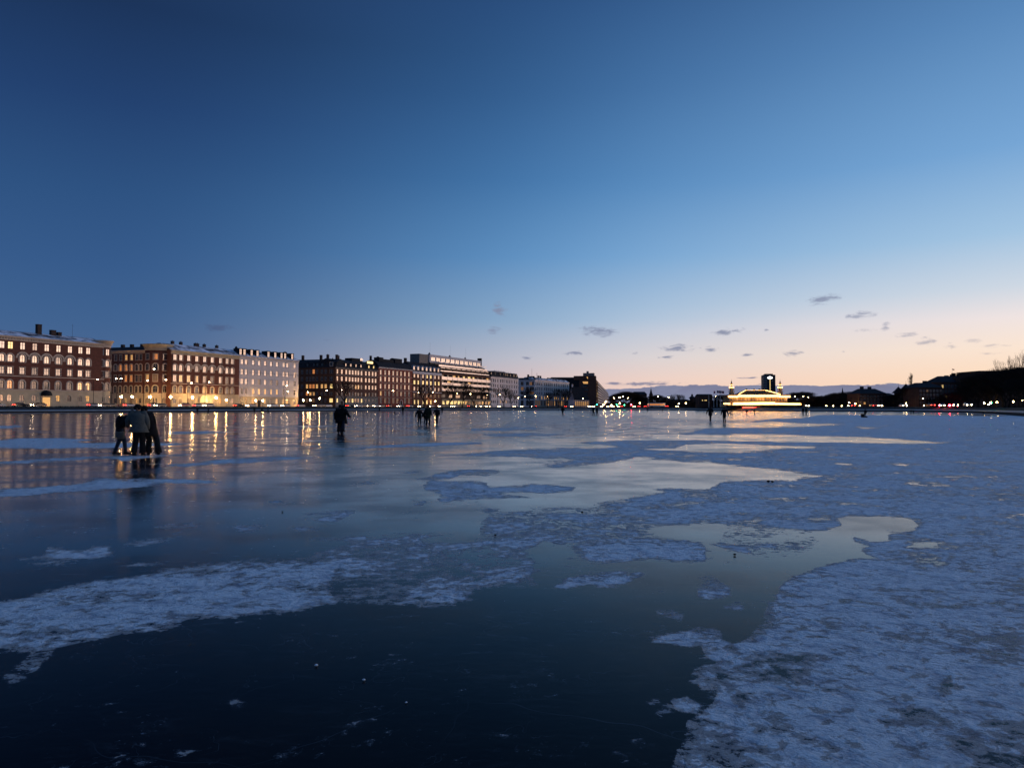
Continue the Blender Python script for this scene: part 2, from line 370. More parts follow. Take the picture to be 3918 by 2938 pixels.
# ------------------------------------------------------------------ the frozen lake
def ctl_map():
    "where wind-packed snow lies on the ice, traced from the photograph, 1 = snow, -1 = bare ice"
    S = 4; W, H = 4000 // S + 1, (2938 - 1560) // S + 1
    yy, xx = np.mgrid[0:H, 0:W]; gx = xx * S + 2.0; gy = 1560 + yy * S + 2.0
    m = np.full((H, W), -1.0)
    def poly(P, val, frame):
        ox, oy, sc = frame
        P = [(ox + x * sc, oy + y * sc) for x, y in P]
        x0 = max(int((min(p[0] for p in P)) / S) - 1, 0); x1 = min(int(max(p[0] for p in P) / S) + 2, W)
        y0 = max(int((min(p[1] for p in P) - 1560) / S) - 1, 0); y1 = min(int((max(p[1] for p in P) - 1560) / S) + 2, H)
        if x1 <= x0 or y1 <= y0: return
        X = gx[y0:y1, x0:x1]; Y = gy[y0:y1, x0:x1]; ins = np.zeros(X.shape, bool); j = len(P) - 1
        cov = np.zeros(X.shape)
        for (du, dv) in ((0, -1.3), (0, 0), (0, 1.3)):
            ins[:] = False; j = len(P) - 1
            for i in range(len(P)):
                xi, yi = P[i]; xj, yj = P[j]
                if yi != yj:
                    c = ((yi > Y + dv) != (yj > Y + dv)) & (X < (xj - xi) * (Y + dv - yi) / (yj - yi) + xi)
                    ins ^= c
                j = i
            cov += ins / 3.0
        m[y0:y1, x0:x1] = m[y0:y1, x0:x1] * (1 - cov) + val * cov
    A = (0, 1560, .6329); B = (1300, 1560, .6329); C = (2500, 1560, .641); D = (0, 2150, .904); E = (1900, 2100, .9123); P1 = (0, 0, 1)
    # streaky far ice
    poly([(1500, 1566), (4010, 1566), (4010, 1640), (2500, 1660), (1900, 1700), (1500, 1640)], -.45, P1)
    poly([(2000, 1590), (3300, 1590), (3300, 1665), (2400, 1680), (1900, 1640)], -.05, P1)
    # the wide snow field on the right
    poly([(3060, 1586), (4010, 1592), (4010, 2950), (2555, 2950), (2585, 2900)] + [(1900 + x * .9123, 2100 + y * .9123) for x, y in
         [(755, 840), (790, 790), (795, 720), (860, 690), (910, 640), (930, 600), (870, 590), (800, 550), (830, 500), (920, 480), (870, 440), (860, 410),
          (760, 408), (640, 385), (700, 365), (860, 325), (940, 340), (950, 380), (1000, 400), (1060, 370), (1110, 300), (1150, 200), (1200, 130)]]
         + [(3115, 2175), (2900, 2130), (2700, 2080), (2500, 2020), (2300, 1990), (2250, 1950), (2400, 1920), (2500, 1890), (2650, 1868), (2700, 1840), (2900, 1835),
            (2900, 1800), (2500, 1760), (2400, 1720), (2500, 1690), (2700, 1640)], .8, P1)
    poly([(1200, 1700), (1300, 1690), (2380, 1690), (2450, 1762), (2720, 1766), (2720, 1870), (2500, 1885), (2280, 1960), (1800, 1950), (1300, 1950)], -1, P1)
    # left strips
    for P, v in [
        ([(0, 108), (100, 104), (160, 115), (60, 126), (0, 126)], .6),
        ([(0, 195), (120, 184), (350, 182), (600, 196), (430, 208), (560, 212), (800, 210), (1050, 215), (1180, 218), (1000, 228), (700, 243), (450, 245), (250, 250), (0, 240)], .9),
        ([(0, 325), (250, 308), (500, 295), (800, 288), (1000, 282), (1200, 278), (1130, 290), (900, 300), (740, 325), (700, 305), (400, 320), (150, 335), (0, 342)], .9),
        ([(930, 350), (1150, 335), (1300, 315), (1500, 302), (1800, 292), (1990, 300), (1800, 312), (1500, 335), (1250, 345), (1150, 358)], .9),
        ([(0, 492), (180, 480), (480, 460), (560, 445), (850, 425), (1100, 432), (1340, 440), (1300, 458), (1000, 460), (880, 478), (600, 498), (300, 515), (150, 535), (0, 540)], 1),
        ([(530, 420), (700, 426), (800, 434), (600, 442)], .7), ([(700, 385), (830, 388), (760, 399)], .8), ([(1020, 384), (1120, 380), (1090, 395)], .6),
        ([(1000, 148), (1250, 140), (1450, 146), (1250, 157), (1050, 160)], .8), ([(1850, 245), (2212, 236), (2212, 252), (1950, 256)], .5),
        ([(1300, 112), (2212, 106), (2212, 114), (1500, 121)], .3), ([(1800, 196), (2000, 192), (2100, 200), (1850, 203)], .3),
        ([(0, 430), (380, 428), (300, 436), (0, 442)], .1),
        ([(900, 720), (1000, 700), (1200, 692), (1240, 710), (1080, 728), (1000, 735)], .8), ([(1400, 715), (1580, 700), (1620, 712), (1500, 755), (1430, 750)], .95),
        ([(1750, 718), (1950, 728), (1960, 738), (1820, 755)], .8),
        ([(1830, 640), (2000, 620), (2150, 612), (2150, 635), (2050, 680), (1930, 688), (1920, 670), (2000, 645), (1840, 652)], .9),
        ([(720, 820), (900, 790), (1060, 785), (1060, 800), (860, 835), (780, 828)], .9),
        ([(70, 918), (260, 890), (290, 840), (380, 835), (400, 860), (520, 860), (560, 830), (680, 835), (640, 865), (700, 875), (600, 905), (470, 912), (400, 905), (280, 915), (120, 922)], .85),
        ([(170, 940), (420, 920), (430, 928), (280, 948), (200, 948)], .7), ([(700, 952), (850, 935), (1000, 935), (900, 958), (740, 960)], .9),
        ([(740, 763), (810, 763), (770, 780)], .6), ([(1000, 768), (1100, 743), (1090, 762)], .5),
        ([(1820, 790), (2000, 785), (2212, 772), (2212, 795), (2080, 805), (1900, 800)], .7),
        ([(1590, 568), (1700, 558), (1720, 568), (1640, 577)], .5), ([(1370, 558), (1430, 560), (1380, 572)], .4), ([(1280, 532), (1500, 524), (1480, 536)], .1)]:
        poly(P, v, A)
    # the long foreground band, solid at the left, broken towards the middle
    band = [(0, 2299), (90, 2286), (226, 2250), (362, 2218), (560, 2200), (640, 2175), (728, 2164), (950, 2133), (1171, 2133), (1250, 2095), (1400, 2066),
            (1600, 2040), (1700, 2038), (1760, 2045), (1600, 2060), (1620, 2075), (1800, 2075), (1850, 2030), (1880, 1998), (2060, 1950), (2100, 1945), (2250, 1940),
            (2300, 1990), (2250, 2030), (2080, 2075), (1990, 2110), (2050, 2140), (2030, 2200), (2060, 2240), (1950, 2245), (1850, 2250), (1810, 2260), (1770, 2300),
            (1690, 2330), (1640, 2325), (1500, 2313), (1350, 2310), (1230, 2318), (1120, 2345), (1000, 2350), (850, 2362), (700, 2365), (690, 2390), (640, 2415),
            (500, 2425), (350, 2450), (220, 2480), (180, 2530), (100, 2590), (40, 2615), (0, 2600), (60, 2540), (120, 2500), (0, 2480)]
    poly(band, .32, P1)
    poly([(0, 2310), (362, 2225), (640, 2185), (950, 2145), (1171, 2145), (1300, 2160), (1250, 2250), (1300, 2300), (1120, 2335), (700, 2350), (500, 2400), (350, 2430),
          (200, 2470), (0, 2470)], .85, P1)
    poly([(560, 2180), (800, 2178), (900, 2190), (700, 2200)], .3, P1)
    poly([(350, 2420), (640, 2380), (660, 2400), (450, 2430)], .1, P1)
    for P, v in [
        ([(0, 248), (300, 222), (560, 208), (850, 208), (870, 220), (600, 232), (300, 240), (40, 250)], .9),
        ([(470, 292), (800, 275), (1000, 255), (1250, 245), (1330, 240), (1500, 245), (1700, 235), (1400, 210), (1700, 195), (2212, 195), (2212, 330), (2000, 325),
          (1800, 300), (1650, 330), (1430, 355), (1300, 362), (1200, 345), (1300, 310), (1150, 300), (950, 295), (700, 290)], .65),
        ([(800, 125), (1050, 117), (1250, 124), (1000, 139), (780, 138)], .6), ([(850, 160), (1100, 151), (1450, 165), (1150, 173), (950, 178)], .6),
        ([(270, 400), (460, 377), (560, 377), (440, 397)], .4), ([(440, 435), (600, 395), (780, 370), (950, 375), (980, 395), (900, 410), (730, 405), (660, 430), (550, 440)], .65),
        ([(500, 470), (540, 445), (840, 437), (890, 450), (900, 480), (1100, 462), (1250, 462), (1430, 480), (1400, 505), (1250, 518), (1100, 510), (950, 520),
          (1180, 535), (1150, 545), (950, 550), (720, 560), (620, 570), (580, 555), (620, 520), (520, 500)], .75),
        ([(100, 455), (150, 444), (240, 447), (200, 461)], .7), ([(360, 530), (430, 523), (440, 536)], .4), ([(430, 600), (480, 565), (530, 560), (500, 590), (400, 610)], .4),
        ([(1050, 330), (1330, 300), (1420, 320), (1250, 345)], -.2),
        ([(760, 610), (860, 598), (1000, 610), (900, 640)], .1),
        ([(900, 640), (1180, 618), (1300, 600), (1500, 605), (1560, 570), (1700, 550), (1900, 530), (2020, 520), (1880, 488), (2050, 483), (2212, 500), (2212, 690),
          (2000, 710), (1900, 740), (1980, 765), (2212, 800), (2212, 935), (2100, 940), (1900, 920), (1600, 935), (1500, 930), (1440, 900), (1400, 850), (1230, 800),
          (1100, 850), (1150, 880), (1120, 900), (1000, 850), (850, 760), (850, 700)], .42),
        ([(1750, 545), (1900, 530), (2020, 520), (1900, 488), (2212, 500), (2212, 690), (2000, 705), (1700, 640)], .75),
        ([(1450, 830), (1800, 800), (2212, 810), (2212, 935), (1950, 915), (1600, 930), (1500, 925)], .9)]:
        poly(P, v, B)
    # bare ice inside the snow field
    for P, v in [
        ([(-200, 310), (60, 312), (200, 325), (330, 330), (480, 345), (640, 360), (760, 375), (850, 390), (1020, 408), (900, 415), (840, 430), (640, 428), (430, 425),
          (380, 460), (290, 485), (150, 480), (0, 478), (-200, 470)], -1),
        ([(0, 165), (300, 160), (700, 158), (1000, 170), (1300, 178), (1500, 193), (1780, 212), (1500, 214), (1200, 207), (900, 207), (700, 202), (300, 192), (0, 190)], -1),
        ([(130, 240), (200, 222), (400, 213), (700, 226), (970, 230), (960, 242), (760, 242), (500, 267), (350, 262), (-100, 247)], -.9),
        ([(0, 118), (450, 96), (700, 83), (880, 93), (1160, 98), (900, 112), (700, 117), (200, 122)], -.7),
        ([(0, 20), (900, 24), (1000, 40), (880, 62), (500, 70), (0, 60)], -.8),
        ([(1200, 115), (1380, 119), (1250, 125)], -.5), ([(1590, 155), (1650, 155), (1620, 161)], -.5),
        ([(900, 740), (1000, 735), (1130, 700), (1100, 660), (1250, 650), (1400, 650), (1540, 665), (1580, 700), (1550, 740), (1400, 745), (1400, 790), (1450, 795),
          (1300, 800), (1190, 765), (1200, 800), (1280, 830), (1220, 845), (1300, 885), (1340, 900), (1200, 895), (1130, 915), (1000, 940), (860, 985), (760, 1060), (720, 1160), (640, 1160),
          (480, 1060), (380, 1020), (250, 990), (0, 930), (0, 905), (200, 930), (400, 900), (500, 880), (620, 900), (850, 880), (1000, 800)], -1),
        ([(-50, 740), (0, 715), (150, 700), (280, 690), (440, 695), (470, 740), (480, 760), (400, 780), (380, 800), (300, 805), (180, 785), (60, 765)], -.95),
        ([(440, 700), (540, 680), (900, 735), (1000, 800), (900, 880), (640, 900), (560, 840), (400, 800)], -.1),
        ([(540, 672), (640, 663), (665, 680), (560, 684)], -.8), ([(910, 658), (1080, 668), (950, 675)], -.8), ([(1480, 842), (1560, 806), (1680, 798), (1700, 825), (1560, 837)], -.9),
        ([(1370, 853), (1470, 853), (1400, 864)], -.8), ([(1490, 446), (1560, 441), (1595, 460)], -.8), ([(620, 542), (820, 533), (800, 547)], -.7), ([(860, 528), (935, 540), (880, 545)], -.7),
        ([(1060, 328), (1180, 332), (1200, 346), (1150, 345)], -.7), ([(850, 358), (930, 358), (900, 364)], -.6), ([(1460, 340), (1530, 340), (1500, 347)], -.6),
        ([(1760, 425), (1830, 425), (1800, 433)], -.6), ([(1970, 446), (2040, 450), (2000, 456)], -.6), ([(1000, 418), (1100, 420), (1060, 427)], -.6)]:
        poly(P, v, C)
    poly([(250, 1000), (380, 1000), (400, 1040), (470, 1070), (450, 1120), (350, 1150), (260, 1130), (290, 1060)], .9, C)
    for P, v in [
        ([(235, 160), (300, 120), (480, 90), (660, 100), (590, 120), (510, 160), (440, 165), (380, 150), (280, 168)], 1),
        ([(840, 150), (930, 140), (985, 160), (980, 195), (890, 215), (840, 200)], 1), ([(945, 230), (1000, 220), (1045, 235), (1030, 262), (960, 255)], .8),
        ([(650, 258), (720, 248), (790, 270), (780, 300), (720, 290)], .8),
        ([(610, 640), (680, 622), (690, 640), (640, 655)], .6), ([(725, 630), (800, 620), (855, 650), (840, 690), (760, 680)], .75), ([(640, 690), (700, 668), (735, 685), (690, 702)], .7),
        ([(480, 688), (530, 686), (510, 698)], .4), ([(540, 800), (620, 785), (630, 820), (580, 835)], .0), ([(470, 840), (540, 850), (570, 910), (520, 915)], -.05),
        ([(985, 490), (1100, 465), (1250, 450), (1400, 458), (1380, 468), (1140, 475), (1000, 500)], -.5), ([(1130, 475), (1160, 480), (1280, 565), (1260, 572), (1170, 515)], -.4),
        ([(1000, 600), (1080, 602), (1070, 622), (1010, 620)], -.45), ([(920, 515), (975, 520), (970, 540), (925, 538)], -.3), ([(1870, 560), (1905, 525), (1915, 570), (1880, 620), (1850, 612)], -.3),
        ([(860, 710), (940, 730), (930, 742), (880, 728)], -.4), ([(990, 698), (1080, 708), (1070, 718), (1000, 712)], -.4), ([(1205, 580), (1265, 590), (1255, 602)], -.3),
        ([(785, 870), (820, 890), (815, 905), (790, 900)], -.4), ([(975, 835), (1025, 860), (1015, 872)], -.35), ([(1430, 865), (1480, 875), (1465, 890)], -.3)]:
        poly(P, v, E)
    for P, v in [
        ([(970, 580), (1030, 578), (1055, 600), (1000, 635), (975, 620)], -.12), ([(1030, 485), (1095, 480), (1090, 505), (1035, 508)], -.15), ([(690, 530), (725, 528), (715, 550)], -.2),
        ([(725, 790), (820, 735), (815, 800), (750, 810)], -.2), ([(640, 590), (690, 600), (660, 612)], -.3), ([(1560, 658), (1605, 655), (1590, 670)], -.1),
        ([(1780, 785), (1815, 765), (1830, 785), (1790, 800)], -.1), ([(1320, 825), (1345, 820), (1340, 845)], -.1), ([(850, 685), (885, 682), (870, 692)], -.15),
        ([(560, 380), (800, 350), (780, 380), (600, 420)], -.45)]:
        poly(P, v, D)
    # edges fade over a width that shrinks with distance, like the drifts themselves
    def blur(a, kx, ky):
        ca = np.cumsum(np.pad(a, ((0, 0), (1, 0))), 1); o = np.empty_like(a)
        for r in range(a.shape[0]):
            k = max(1, int(kx[r])); i0 = np.clip(np.arange(W) - k, 0, W); i1 = np.clip(np.arange(W) + k + 1, 0, W)
            o[r] = (ca[r, i1] - ca[r, i0]) / (i1 - i0)
        ca = np.cumsum(np.pad(o, ((1, 0), (0, 0))), 0); rows = np.arange(H); k = np.maximum(0, ky.astype(int))
        i0 = np.clip(rows - k, 0, H); i1 = np.clip(rows + k + 1, 0, H)
        return (ca[i1] - ca[i0]) / (i1 - i0)[:, None]
    dy = np.arange(H) * S + 4.0
    soft = blur(blur(m, 2 + dy * .009, .3 + dy * .0045), 2 + dy * .009, .3 + dy * .0045)
    return (.45 * m + .55 * soft) * 1.08, S

def make_ice():
    ctl, S = ctl_map(); H, W = ctl.shape
    az = np.concatenate([np.linspace(-math.pi, R(-40), 40)[:-1], np.linspace(R(-40), R(40), 900), np.linspace(R(40), math.pi, 40)[1:-1]])
    rr = []
    y = 1400.0                                   # row under the horizon in photograph pixels
    d = 1.2
    rr = [.05, 1.0]
    while d < 60:
        rr.append(d); d *= 1.0075
    while d < 900:
        rr.append(d); d *= 1.02
    rr.append(1100)
    rr = np.array(rr); NA, NR = len(az), len(rr)
    AZ, RR = np.meshgrid(az, rr); X = RR * np.sin(AZ); Y = RR * np.cos(AZ)
    # project to the photograph
    c, s = math.cos(PITCH), math.sin(PITCH)
    dep = Y * c + (-EYE) * s; v = (-EYE) * c - Y * s
    ok = dep > .3
    dd = np.where(ok, dep, 1)
    px = CX + F * X / dd; py = CY - F * v / dd
    pxc = np.clip(px, 0, 3990); pyc = np.clip(py, 1560, 2937)
    fx = np.clip((pxc - 2) / S, 0, W - 1.001); fy = np.clip((pyc - 1562) / S, 0, H - 1.001)
    ix = fx.astype(int); iy = fy.astype(int); tx = fx - ix; ty = fy - iy
    val = (ctl[iy, ix] * (1 - tx) + ctl[iy, ix + 1] * tx) * (1 - ty) + (ctl[iy + 1, ix] * (1 - tx) + ctl[iy + 1, ix + 1] * tx) * ty
    val = np.where(ok, val, -.2); val = np.where(ok & (py > 2960), val * .6 - .1, val)
    me = bpy.data.meshes.new('frozen_lake')
    co = np.zeros((NR * NA, 3), np.float32); co[:, 0] = X.ravel(); co[:, 1] = Y.ravel()
    i = np.arange(NR - 1)[:, None]; j = np.arange(NA)[None, :]; j2 = (j + 1) % NA
    q = np.stack([(i * NA + j) + 0 * j2, (i * NA + j2), ((i + 1) * NA + j2), ((i + 1) * NA + j) + 0 * j2], -1).reshape(-1, 4)[:, ::-1]
    me.vertices.add(len(co)); me.vertices.foreach_set('co', co.ravel())
    me.loops.add(q.size); me.loops.foreach_set('vertex_index', q.ravel().astype(np.int32))
    me.polygons.add(len(q)); me.polygons.foreach_set('loop_start', np.arange(0, q.size, 4, dtype=np.int32))
    at_ = me.attributes.new('snow', 'FLOAT', 'POINT'); at_.data.foreach_set('value', val.ravel().astype(np.float32))
    me.update(calc_edges=True); me.validate()
    o = bpy.data.objects.new('frozen_lake', me); COL.objects.link(o); o['kind'] = 'structure'
    # material
    m = bpy.data.materials.new('ice_and_snow'); m.use_nodes = True; m.node_tree.nodes.clear(); t = NT(m.node_tree); MATS['ice'] = m
    co = t.n('ShaderNodeTexCoord').outputs['Object']
    att = t.n('ShaderNodeAttribute'); att.attribute_name = 'snow'; a = att.outputs['Fac']
    st = t.vm('MULTIPLY', co, (.85, 1.0, 1.0))
    st2 = t.n('ShaderNodeMapping'); st2.inputs['Rotation'].default_value = (0, 0, R(-14)); st2.inputs['Scale'].default_value = (.85, 1, 1)
    t.put(st2.inputs[0], co); sv = st2.outputs[0]
    n1 = t.noise(st, 1.1, 10, .74, .25); n2 = t.noise(sv, 9.0, 7, .74, .3); n3 = t.noise(st, .10, 4, .55)
    sm = t.m('ADD', a, t.m('MULTIPLY', t.m('SUBTRACT', n1, .5), 5.6))
    sm = t.m('ADD', sm, t.m('MULTIPLY', t.m('SUBTRACT', n2, .5), 5.4))
    sm = t.m('ADD', sm, t.m('MULTIPLY', t.m('SUBTRACT', n3, .5), .8))
    mask = t.mr(sm, -.04, .12)
    thin = t.mr(sm, -.5, .05, 0, .10)
    # snow
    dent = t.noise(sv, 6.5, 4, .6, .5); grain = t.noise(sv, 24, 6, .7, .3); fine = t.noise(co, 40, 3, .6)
    hs = t.m('ADD', t.m('MULTIPLY', dent, .13), t.m('ADD', t.m('MULTIPLY', grain, .045), t.m('MULTIPLY', fine, .004)))
    hs = t.m('MULTIPLY', hs, t.mr(sm, -.1, .7, .15, 1))
    hs = t.m('ADD', hs, t.m('MULTIPLY', t.mr(sm, -.1, .3), .05))
    bmp = t.n('ShaderNodeBump'); bmp.inputs['Strength'].default_value = 1; bmp.inputs['Distance'].default_value = 1.0; t.put(bmp.inputs['Height'], hs)
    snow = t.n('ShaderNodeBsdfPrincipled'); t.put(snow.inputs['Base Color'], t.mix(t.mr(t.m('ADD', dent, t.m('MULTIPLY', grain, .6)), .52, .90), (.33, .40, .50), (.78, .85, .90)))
    snow.inputs['Roughness'].default_value = .75; snow.inputs['Specular IOR Level'].default_value = .25
    t.nt.links.new(bmp.outputs[0], snow.inputs['Normal'])
    # ice
    w1 = t.noise(t.vm('MULTIPLY', co, (.5, 1.3, 1)), 11, 6, .72, .6); w2 = t.noise(sv, 1.3, 3, .5)
    rv = t.noise(sv, .5, 4, .6)
    hi = t.m('ADD', t.m('MULTIPLY', w1, .0019), t.m('MULTIPLY', w2, .004))
    bi = t.n('ShaderNodeBump'); bi.inputs['Strength'].default_value = .38; bi.inputs['Distance'].default_value = 1.0; t.put(bi.inputs['Height'], hi)
    ice = t.n('ShaderNodeBsdfPrincipled'); ice.inputs['Base Color'].default_value = (.002, .003, .005, 1)
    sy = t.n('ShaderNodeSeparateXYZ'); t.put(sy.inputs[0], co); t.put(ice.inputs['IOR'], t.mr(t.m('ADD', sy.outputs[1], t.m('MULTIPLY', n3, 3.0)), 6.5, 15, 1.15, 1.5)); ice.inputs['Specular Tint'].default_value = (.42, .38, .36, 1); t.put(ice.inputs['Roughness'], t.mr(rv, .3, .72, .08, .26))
    t.nt.links.new(bi.outputs[0], ice.inputs['Normal'])
    frost = t.n('ShaderNodeBsdfDiffuse'); frost.inputs['Color'].default_value = (.45, .5, .6, 1)
    sp = t.mr(t.noise(co, 26, 3, .7), .70, .78, 0, .5)
    def cracks(scale, w, seed, amt):
        vo = t.n('ShaderNodeTexVoronoi', feature='DISTANCE_TO_EDGE'); vo.inputs['Scale'].default_value = scale
        tn = t.n('ShaderNodeTexNoise'); tn.inputs['Scale'].default_value = scale * 2; t.put(tn.inputs['Vector'], co); wob = t.vm('ADD', co, t.vm('MULTIPLY', tn.outputs['Color'], (.5, .5, 0))); t.put(vo.inputs['Vector'], wob)
        gate = t.mr(t.noise(t.vm('ADD', co, (seed, seed * 2.0, 0)), scale * .8, 2), .46, .62)
        return t.m('MULTIPLY', t.mr(vo.outputs['Distance'], w, w * .2, 0, amt), gate)
    stk = t.m('MULTIPLY', t.mr(t.noise(t.vm('MULTIPLY', co, (.45, 1.5, 1)), 6.5, 8, .78, .5), .53, .66, 0, .20), t.mr(t.noise(co, .35, 3, .6), .36, .62, .25, 1))
    thin = t.m('MAXIMUM', thin, t.m('MULTIPLY', stk, t.mr(sy.outputs[1], 3.5, 8, .15, 1)))
    ck = t.m('MAXIMUM', cracks(.7, .0022, 3.0, .10), cracks(2.2, .004, 9.0, .10))
    sct = t.n('ShaderNodeMapping'); sct.inputs['Rotation'].default_value = (0, 0, R(52)); sct.inputs['Scale'].default_value = (.25, 9, 1); t.put(sct.inputs[0], co)
    scr = t.m('MULTIPLY', t.mr(t.noise(sct.outputs[0], 3.0, 2, .4, .15), .74, .77, 0, .22), t.mr(t.noise(co, .9, 2), .5, .62))
    cl_ = t.m('MULTIPLY', t.mr(t.noise(co, 34, 4, .75), .60, .72, 0, .55), t.mr(t.noise(co, 2.3, 3, .6), .60, .70))
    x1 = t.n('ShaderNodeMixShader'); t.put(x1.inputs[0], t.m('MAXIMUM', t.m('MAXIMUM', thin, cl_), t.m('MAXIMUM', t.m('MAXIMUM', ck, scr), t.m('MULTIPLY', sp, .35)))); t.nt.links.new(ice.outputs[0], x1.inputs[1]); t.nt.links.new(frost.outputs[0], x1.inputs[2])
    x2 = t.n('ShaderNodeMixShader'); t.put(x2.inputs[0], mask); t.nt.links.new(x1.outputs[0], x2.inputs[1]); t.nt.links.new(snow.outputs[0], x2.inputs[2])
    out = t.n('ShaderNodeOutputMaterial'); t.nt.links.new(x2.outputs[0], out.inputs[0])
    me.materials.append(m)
make_ice()

# ------------------------------------------------------------------ windows and facades
WCACHE = {}
def outline(w, h, arch, n=8):
    "opening outline in (x, z), origin bottom centre, counter-clockwise"
    if not arch: return [(-w / 2, 0), (w / 2, 0), (w / 2, h), (-w / 2, h)]
    r = w / 2; P = [(-r, 0), (r, 0), (r, h - r)]
    P += [(r * math.cos(math.pi * k / n), h - r + r * math.sin(math.pi * k / n)) for k in range(1, n)]
    return P + [(-r, h - r)]
def window_mesh(w, h, arch, pane, frame, sur, seed):
    key = (round(w, 1), round(h, 1), arch, pane, frame, sur, seed)
    if key in WCACHE: return WCACHE[key]
    rnd = random.Random(str(key)); mb = MB(); O = outline(w, h, arch)
    tx, tz = rnd.uniform(-.008, .008) * w, rnd.uniform(-.006, .006) * h
    def py(x, z): return .16 + tx * (x / w * 2) + tz * (z / h * 2 - 1)
    mb.face([(x, py(x, z), z) for x, z in O], M[pane])
    t = .10; fm = M[frame]
    top = h - (w / 2 if arch else 0)
    mb.box(-t / 2, t / 2, .08, .14, .02, h - .02, fm)                          # mullion
    mb.box(-w / 2 + .02, w / 2 - .02, .075, .135, h * .62, h * .62 + t, fm)     # transom
    for a, b in ((-w / 2, -w / 2 + .09), (w / 2 - .09, w / 2)): mb.box(a, b, .07, .14, 0, top, fm)
    mb.box(-w / 2, w / 2, .07, .14, 0, .09, fm)
    if not arch: mb.box(-w / 2, w / 2, .07, .14, h - .09, h, fm)
    if pane.startswith('lit') and rnd.random() < .5:                           # half drawn curtain
        mb.box(-w / 2 + .1, -w / 2 + w * rnd.uniform(.2, .4), .145, .15, .1, top - .1, M['trim'])
    if sur:                                                                     # projecting surround
        sm = M[sur]; k = .30
        mb.box(-w / 2 - k, w / 2 + k, -.12, .02, -.22, -.02, sm)                # sill
        if arch:
            r0, r1 = w / 2 + .03, w / 2 + .50; zc = h - w / 2; nn = 10
            for j in range(nn):
                a, b = math.pi * j / nn, math.pi * (j + 1) / nn
                q = [(r * math.cos(c_), zc + r * math.sin(c_)) for r, c_ in ((r0, a), (r1, a), (r1, b), (r0, b))]
                mb.face([(x, -.1, z) for x, z in q], sm)
                mb.face([(q[1][0], -.1, q[1][1]), (q[1][0], .01, q[1][1]), (q[2][0], .01, q[2][1]), (q[2][0], -.1, q[2][1])], sm)
            for sgn in (-1, 1):
                a, b = sorted((sgn * r0, sgn * r1)); mb.box(a, b, -.1, .01, 0, zc, sm)
        else:
            mb.box(-w / 2 - k, w / 2 + k, -.16, .02, h + .03, h + .25, sm)
            for sgn in (-1, 1):
                a, b = sorted((sgn * (w / 2 + .03), sgn * (w / 2 + .22))); mb.box(a, b, -.06, .01, 0, h, sm)
    WCACHE[key] = mb.mesh('window'); return WCACHE[key]
def add_window(parent, u, z, w, h, arch, pane, frame, sur, y=0, rot=0, name='window', x=None):
    o = bpy.data.objects.new(name, window_mesh(w, h, arch, pane, frame, sur, random.randint(0, 2)))
    COL.objects.link(o); o.parent = parent; o.location = (u, y, z); o.rotation_euler = (0, 0, rot)
    return o
def cell_wall(mb, u0, u1, z0, z1, u, z, w, h, arch, mat, depth=.32, rev=None):
    "wall around one opening, with the reveal going in"
    O = [(u + x, z + zz) for x, zz in outline(w, h, arch)]
    cu, cz = u, z + h / 2
    def hit(x, zz):
        dx, dz = x - cu, zz - cz; k = 1e9
        if dx > 1e-6: k = min(k, (u1 - cu) / dx)
        if dx < -1e-6: k = min(k, (u0 - cu) / dx)
        if dz > 1e-6: k = min(k, (z1 - cz) / dz)
        if dz < -1e-6: k = min(k, (z0 - cz) / dz)
        return (cu + dx * k, cz + dz * k)
    n = len(O); corners = [(u0, z0), (u1, z0), (u1, z1), (u0, z1)]
    Hh = [hit(*p) for p in O]
    ang = lambda p: math.atan2(p[1] - cz, p[0] - cu)
    for i in range(n):
        j = (i + 1) % n; a0, a1 = ang(Hh[i]), ang(Hh[j])
        if a1 < a0: a1 += 2 * math.pi
        mid = []
        for c in corners:
            a = ang(c)
            for kk in (0, 2 * math.pi):
                if a0 + 1e-5 < a + kk < a1 - 1e-5: mid.append((a + kk, c))
        mid = [c for _, c in sorted(mid)]
        P = [O[i], Hh[i]] + mid + [Hh[j], O[j]]
        mb.face([(x, 0, zz) for x, zz in P], mat)
        mb.face([(O[i][0], 0, O[i][1]), (O[j][0], 0, O[j][1]), (O[j][0], depth, O[j][1]), (O[i][0], depth, O[i][1])], rev or mat)

def facade(root, mb, L, cols, rows, zb, ze, panes, base=0.0, y=0.0):
    """cols: centres along the facade; rows: list of dicts (z, h, w, arch, mat, frame, sur, top) from the ground upwards,
    top = upper bound of that band.  panes(row, col) -> material name.  Walls go to mb, windows to root."""
    z0 = zb
    for ri, r in enumerate(rows):
        z1 = r['top']; ed = [base] + [(a + b) / 2 for a, b in zip(cols, cols[1:])] + [base + L]
        for ci, u in enumerate(cols):
            w = r['w'] * (r.get('ws', {}).get(ci, 1))
            w = min(w, (ed[ci + 1] - ed[ci]) * .86)
            pn = panes(ri, ci)
            if pn is None:
                mb.face([(ed[ci], 0, z0), (ed[ci + 1], 0, z0), (ed[ci + 1], 0, z1), (ed[ci], 0, z1)], M[r['mat']]); continue
            cell_wall(mb, ed[ci], ed[ci + 1], z0, z1, u, r['z'], w, r['h'], r['arch'], M[r['mat']])
            add_window(root, u, r['z'], w, r['h'], r['arch'], pn, r.get('frame', 'frame'), r.get('sur'))
        z0 = z1
    mb.face([(base, 0, z0), (base + L, 0, z0), (base + L, 0, ze), (base, 0, ze)], M[rows[-1]['mat']])

def rowz(px, ys, depth=None):
    "window rows given as (top, bottom) pixel rows at one pixel column of the facade line -> (z, h)"
    Y = depth or fac(px).y
    return [(zat(Y, b), zat(Y, a) - zat(Y, b)) for a, b in ys]

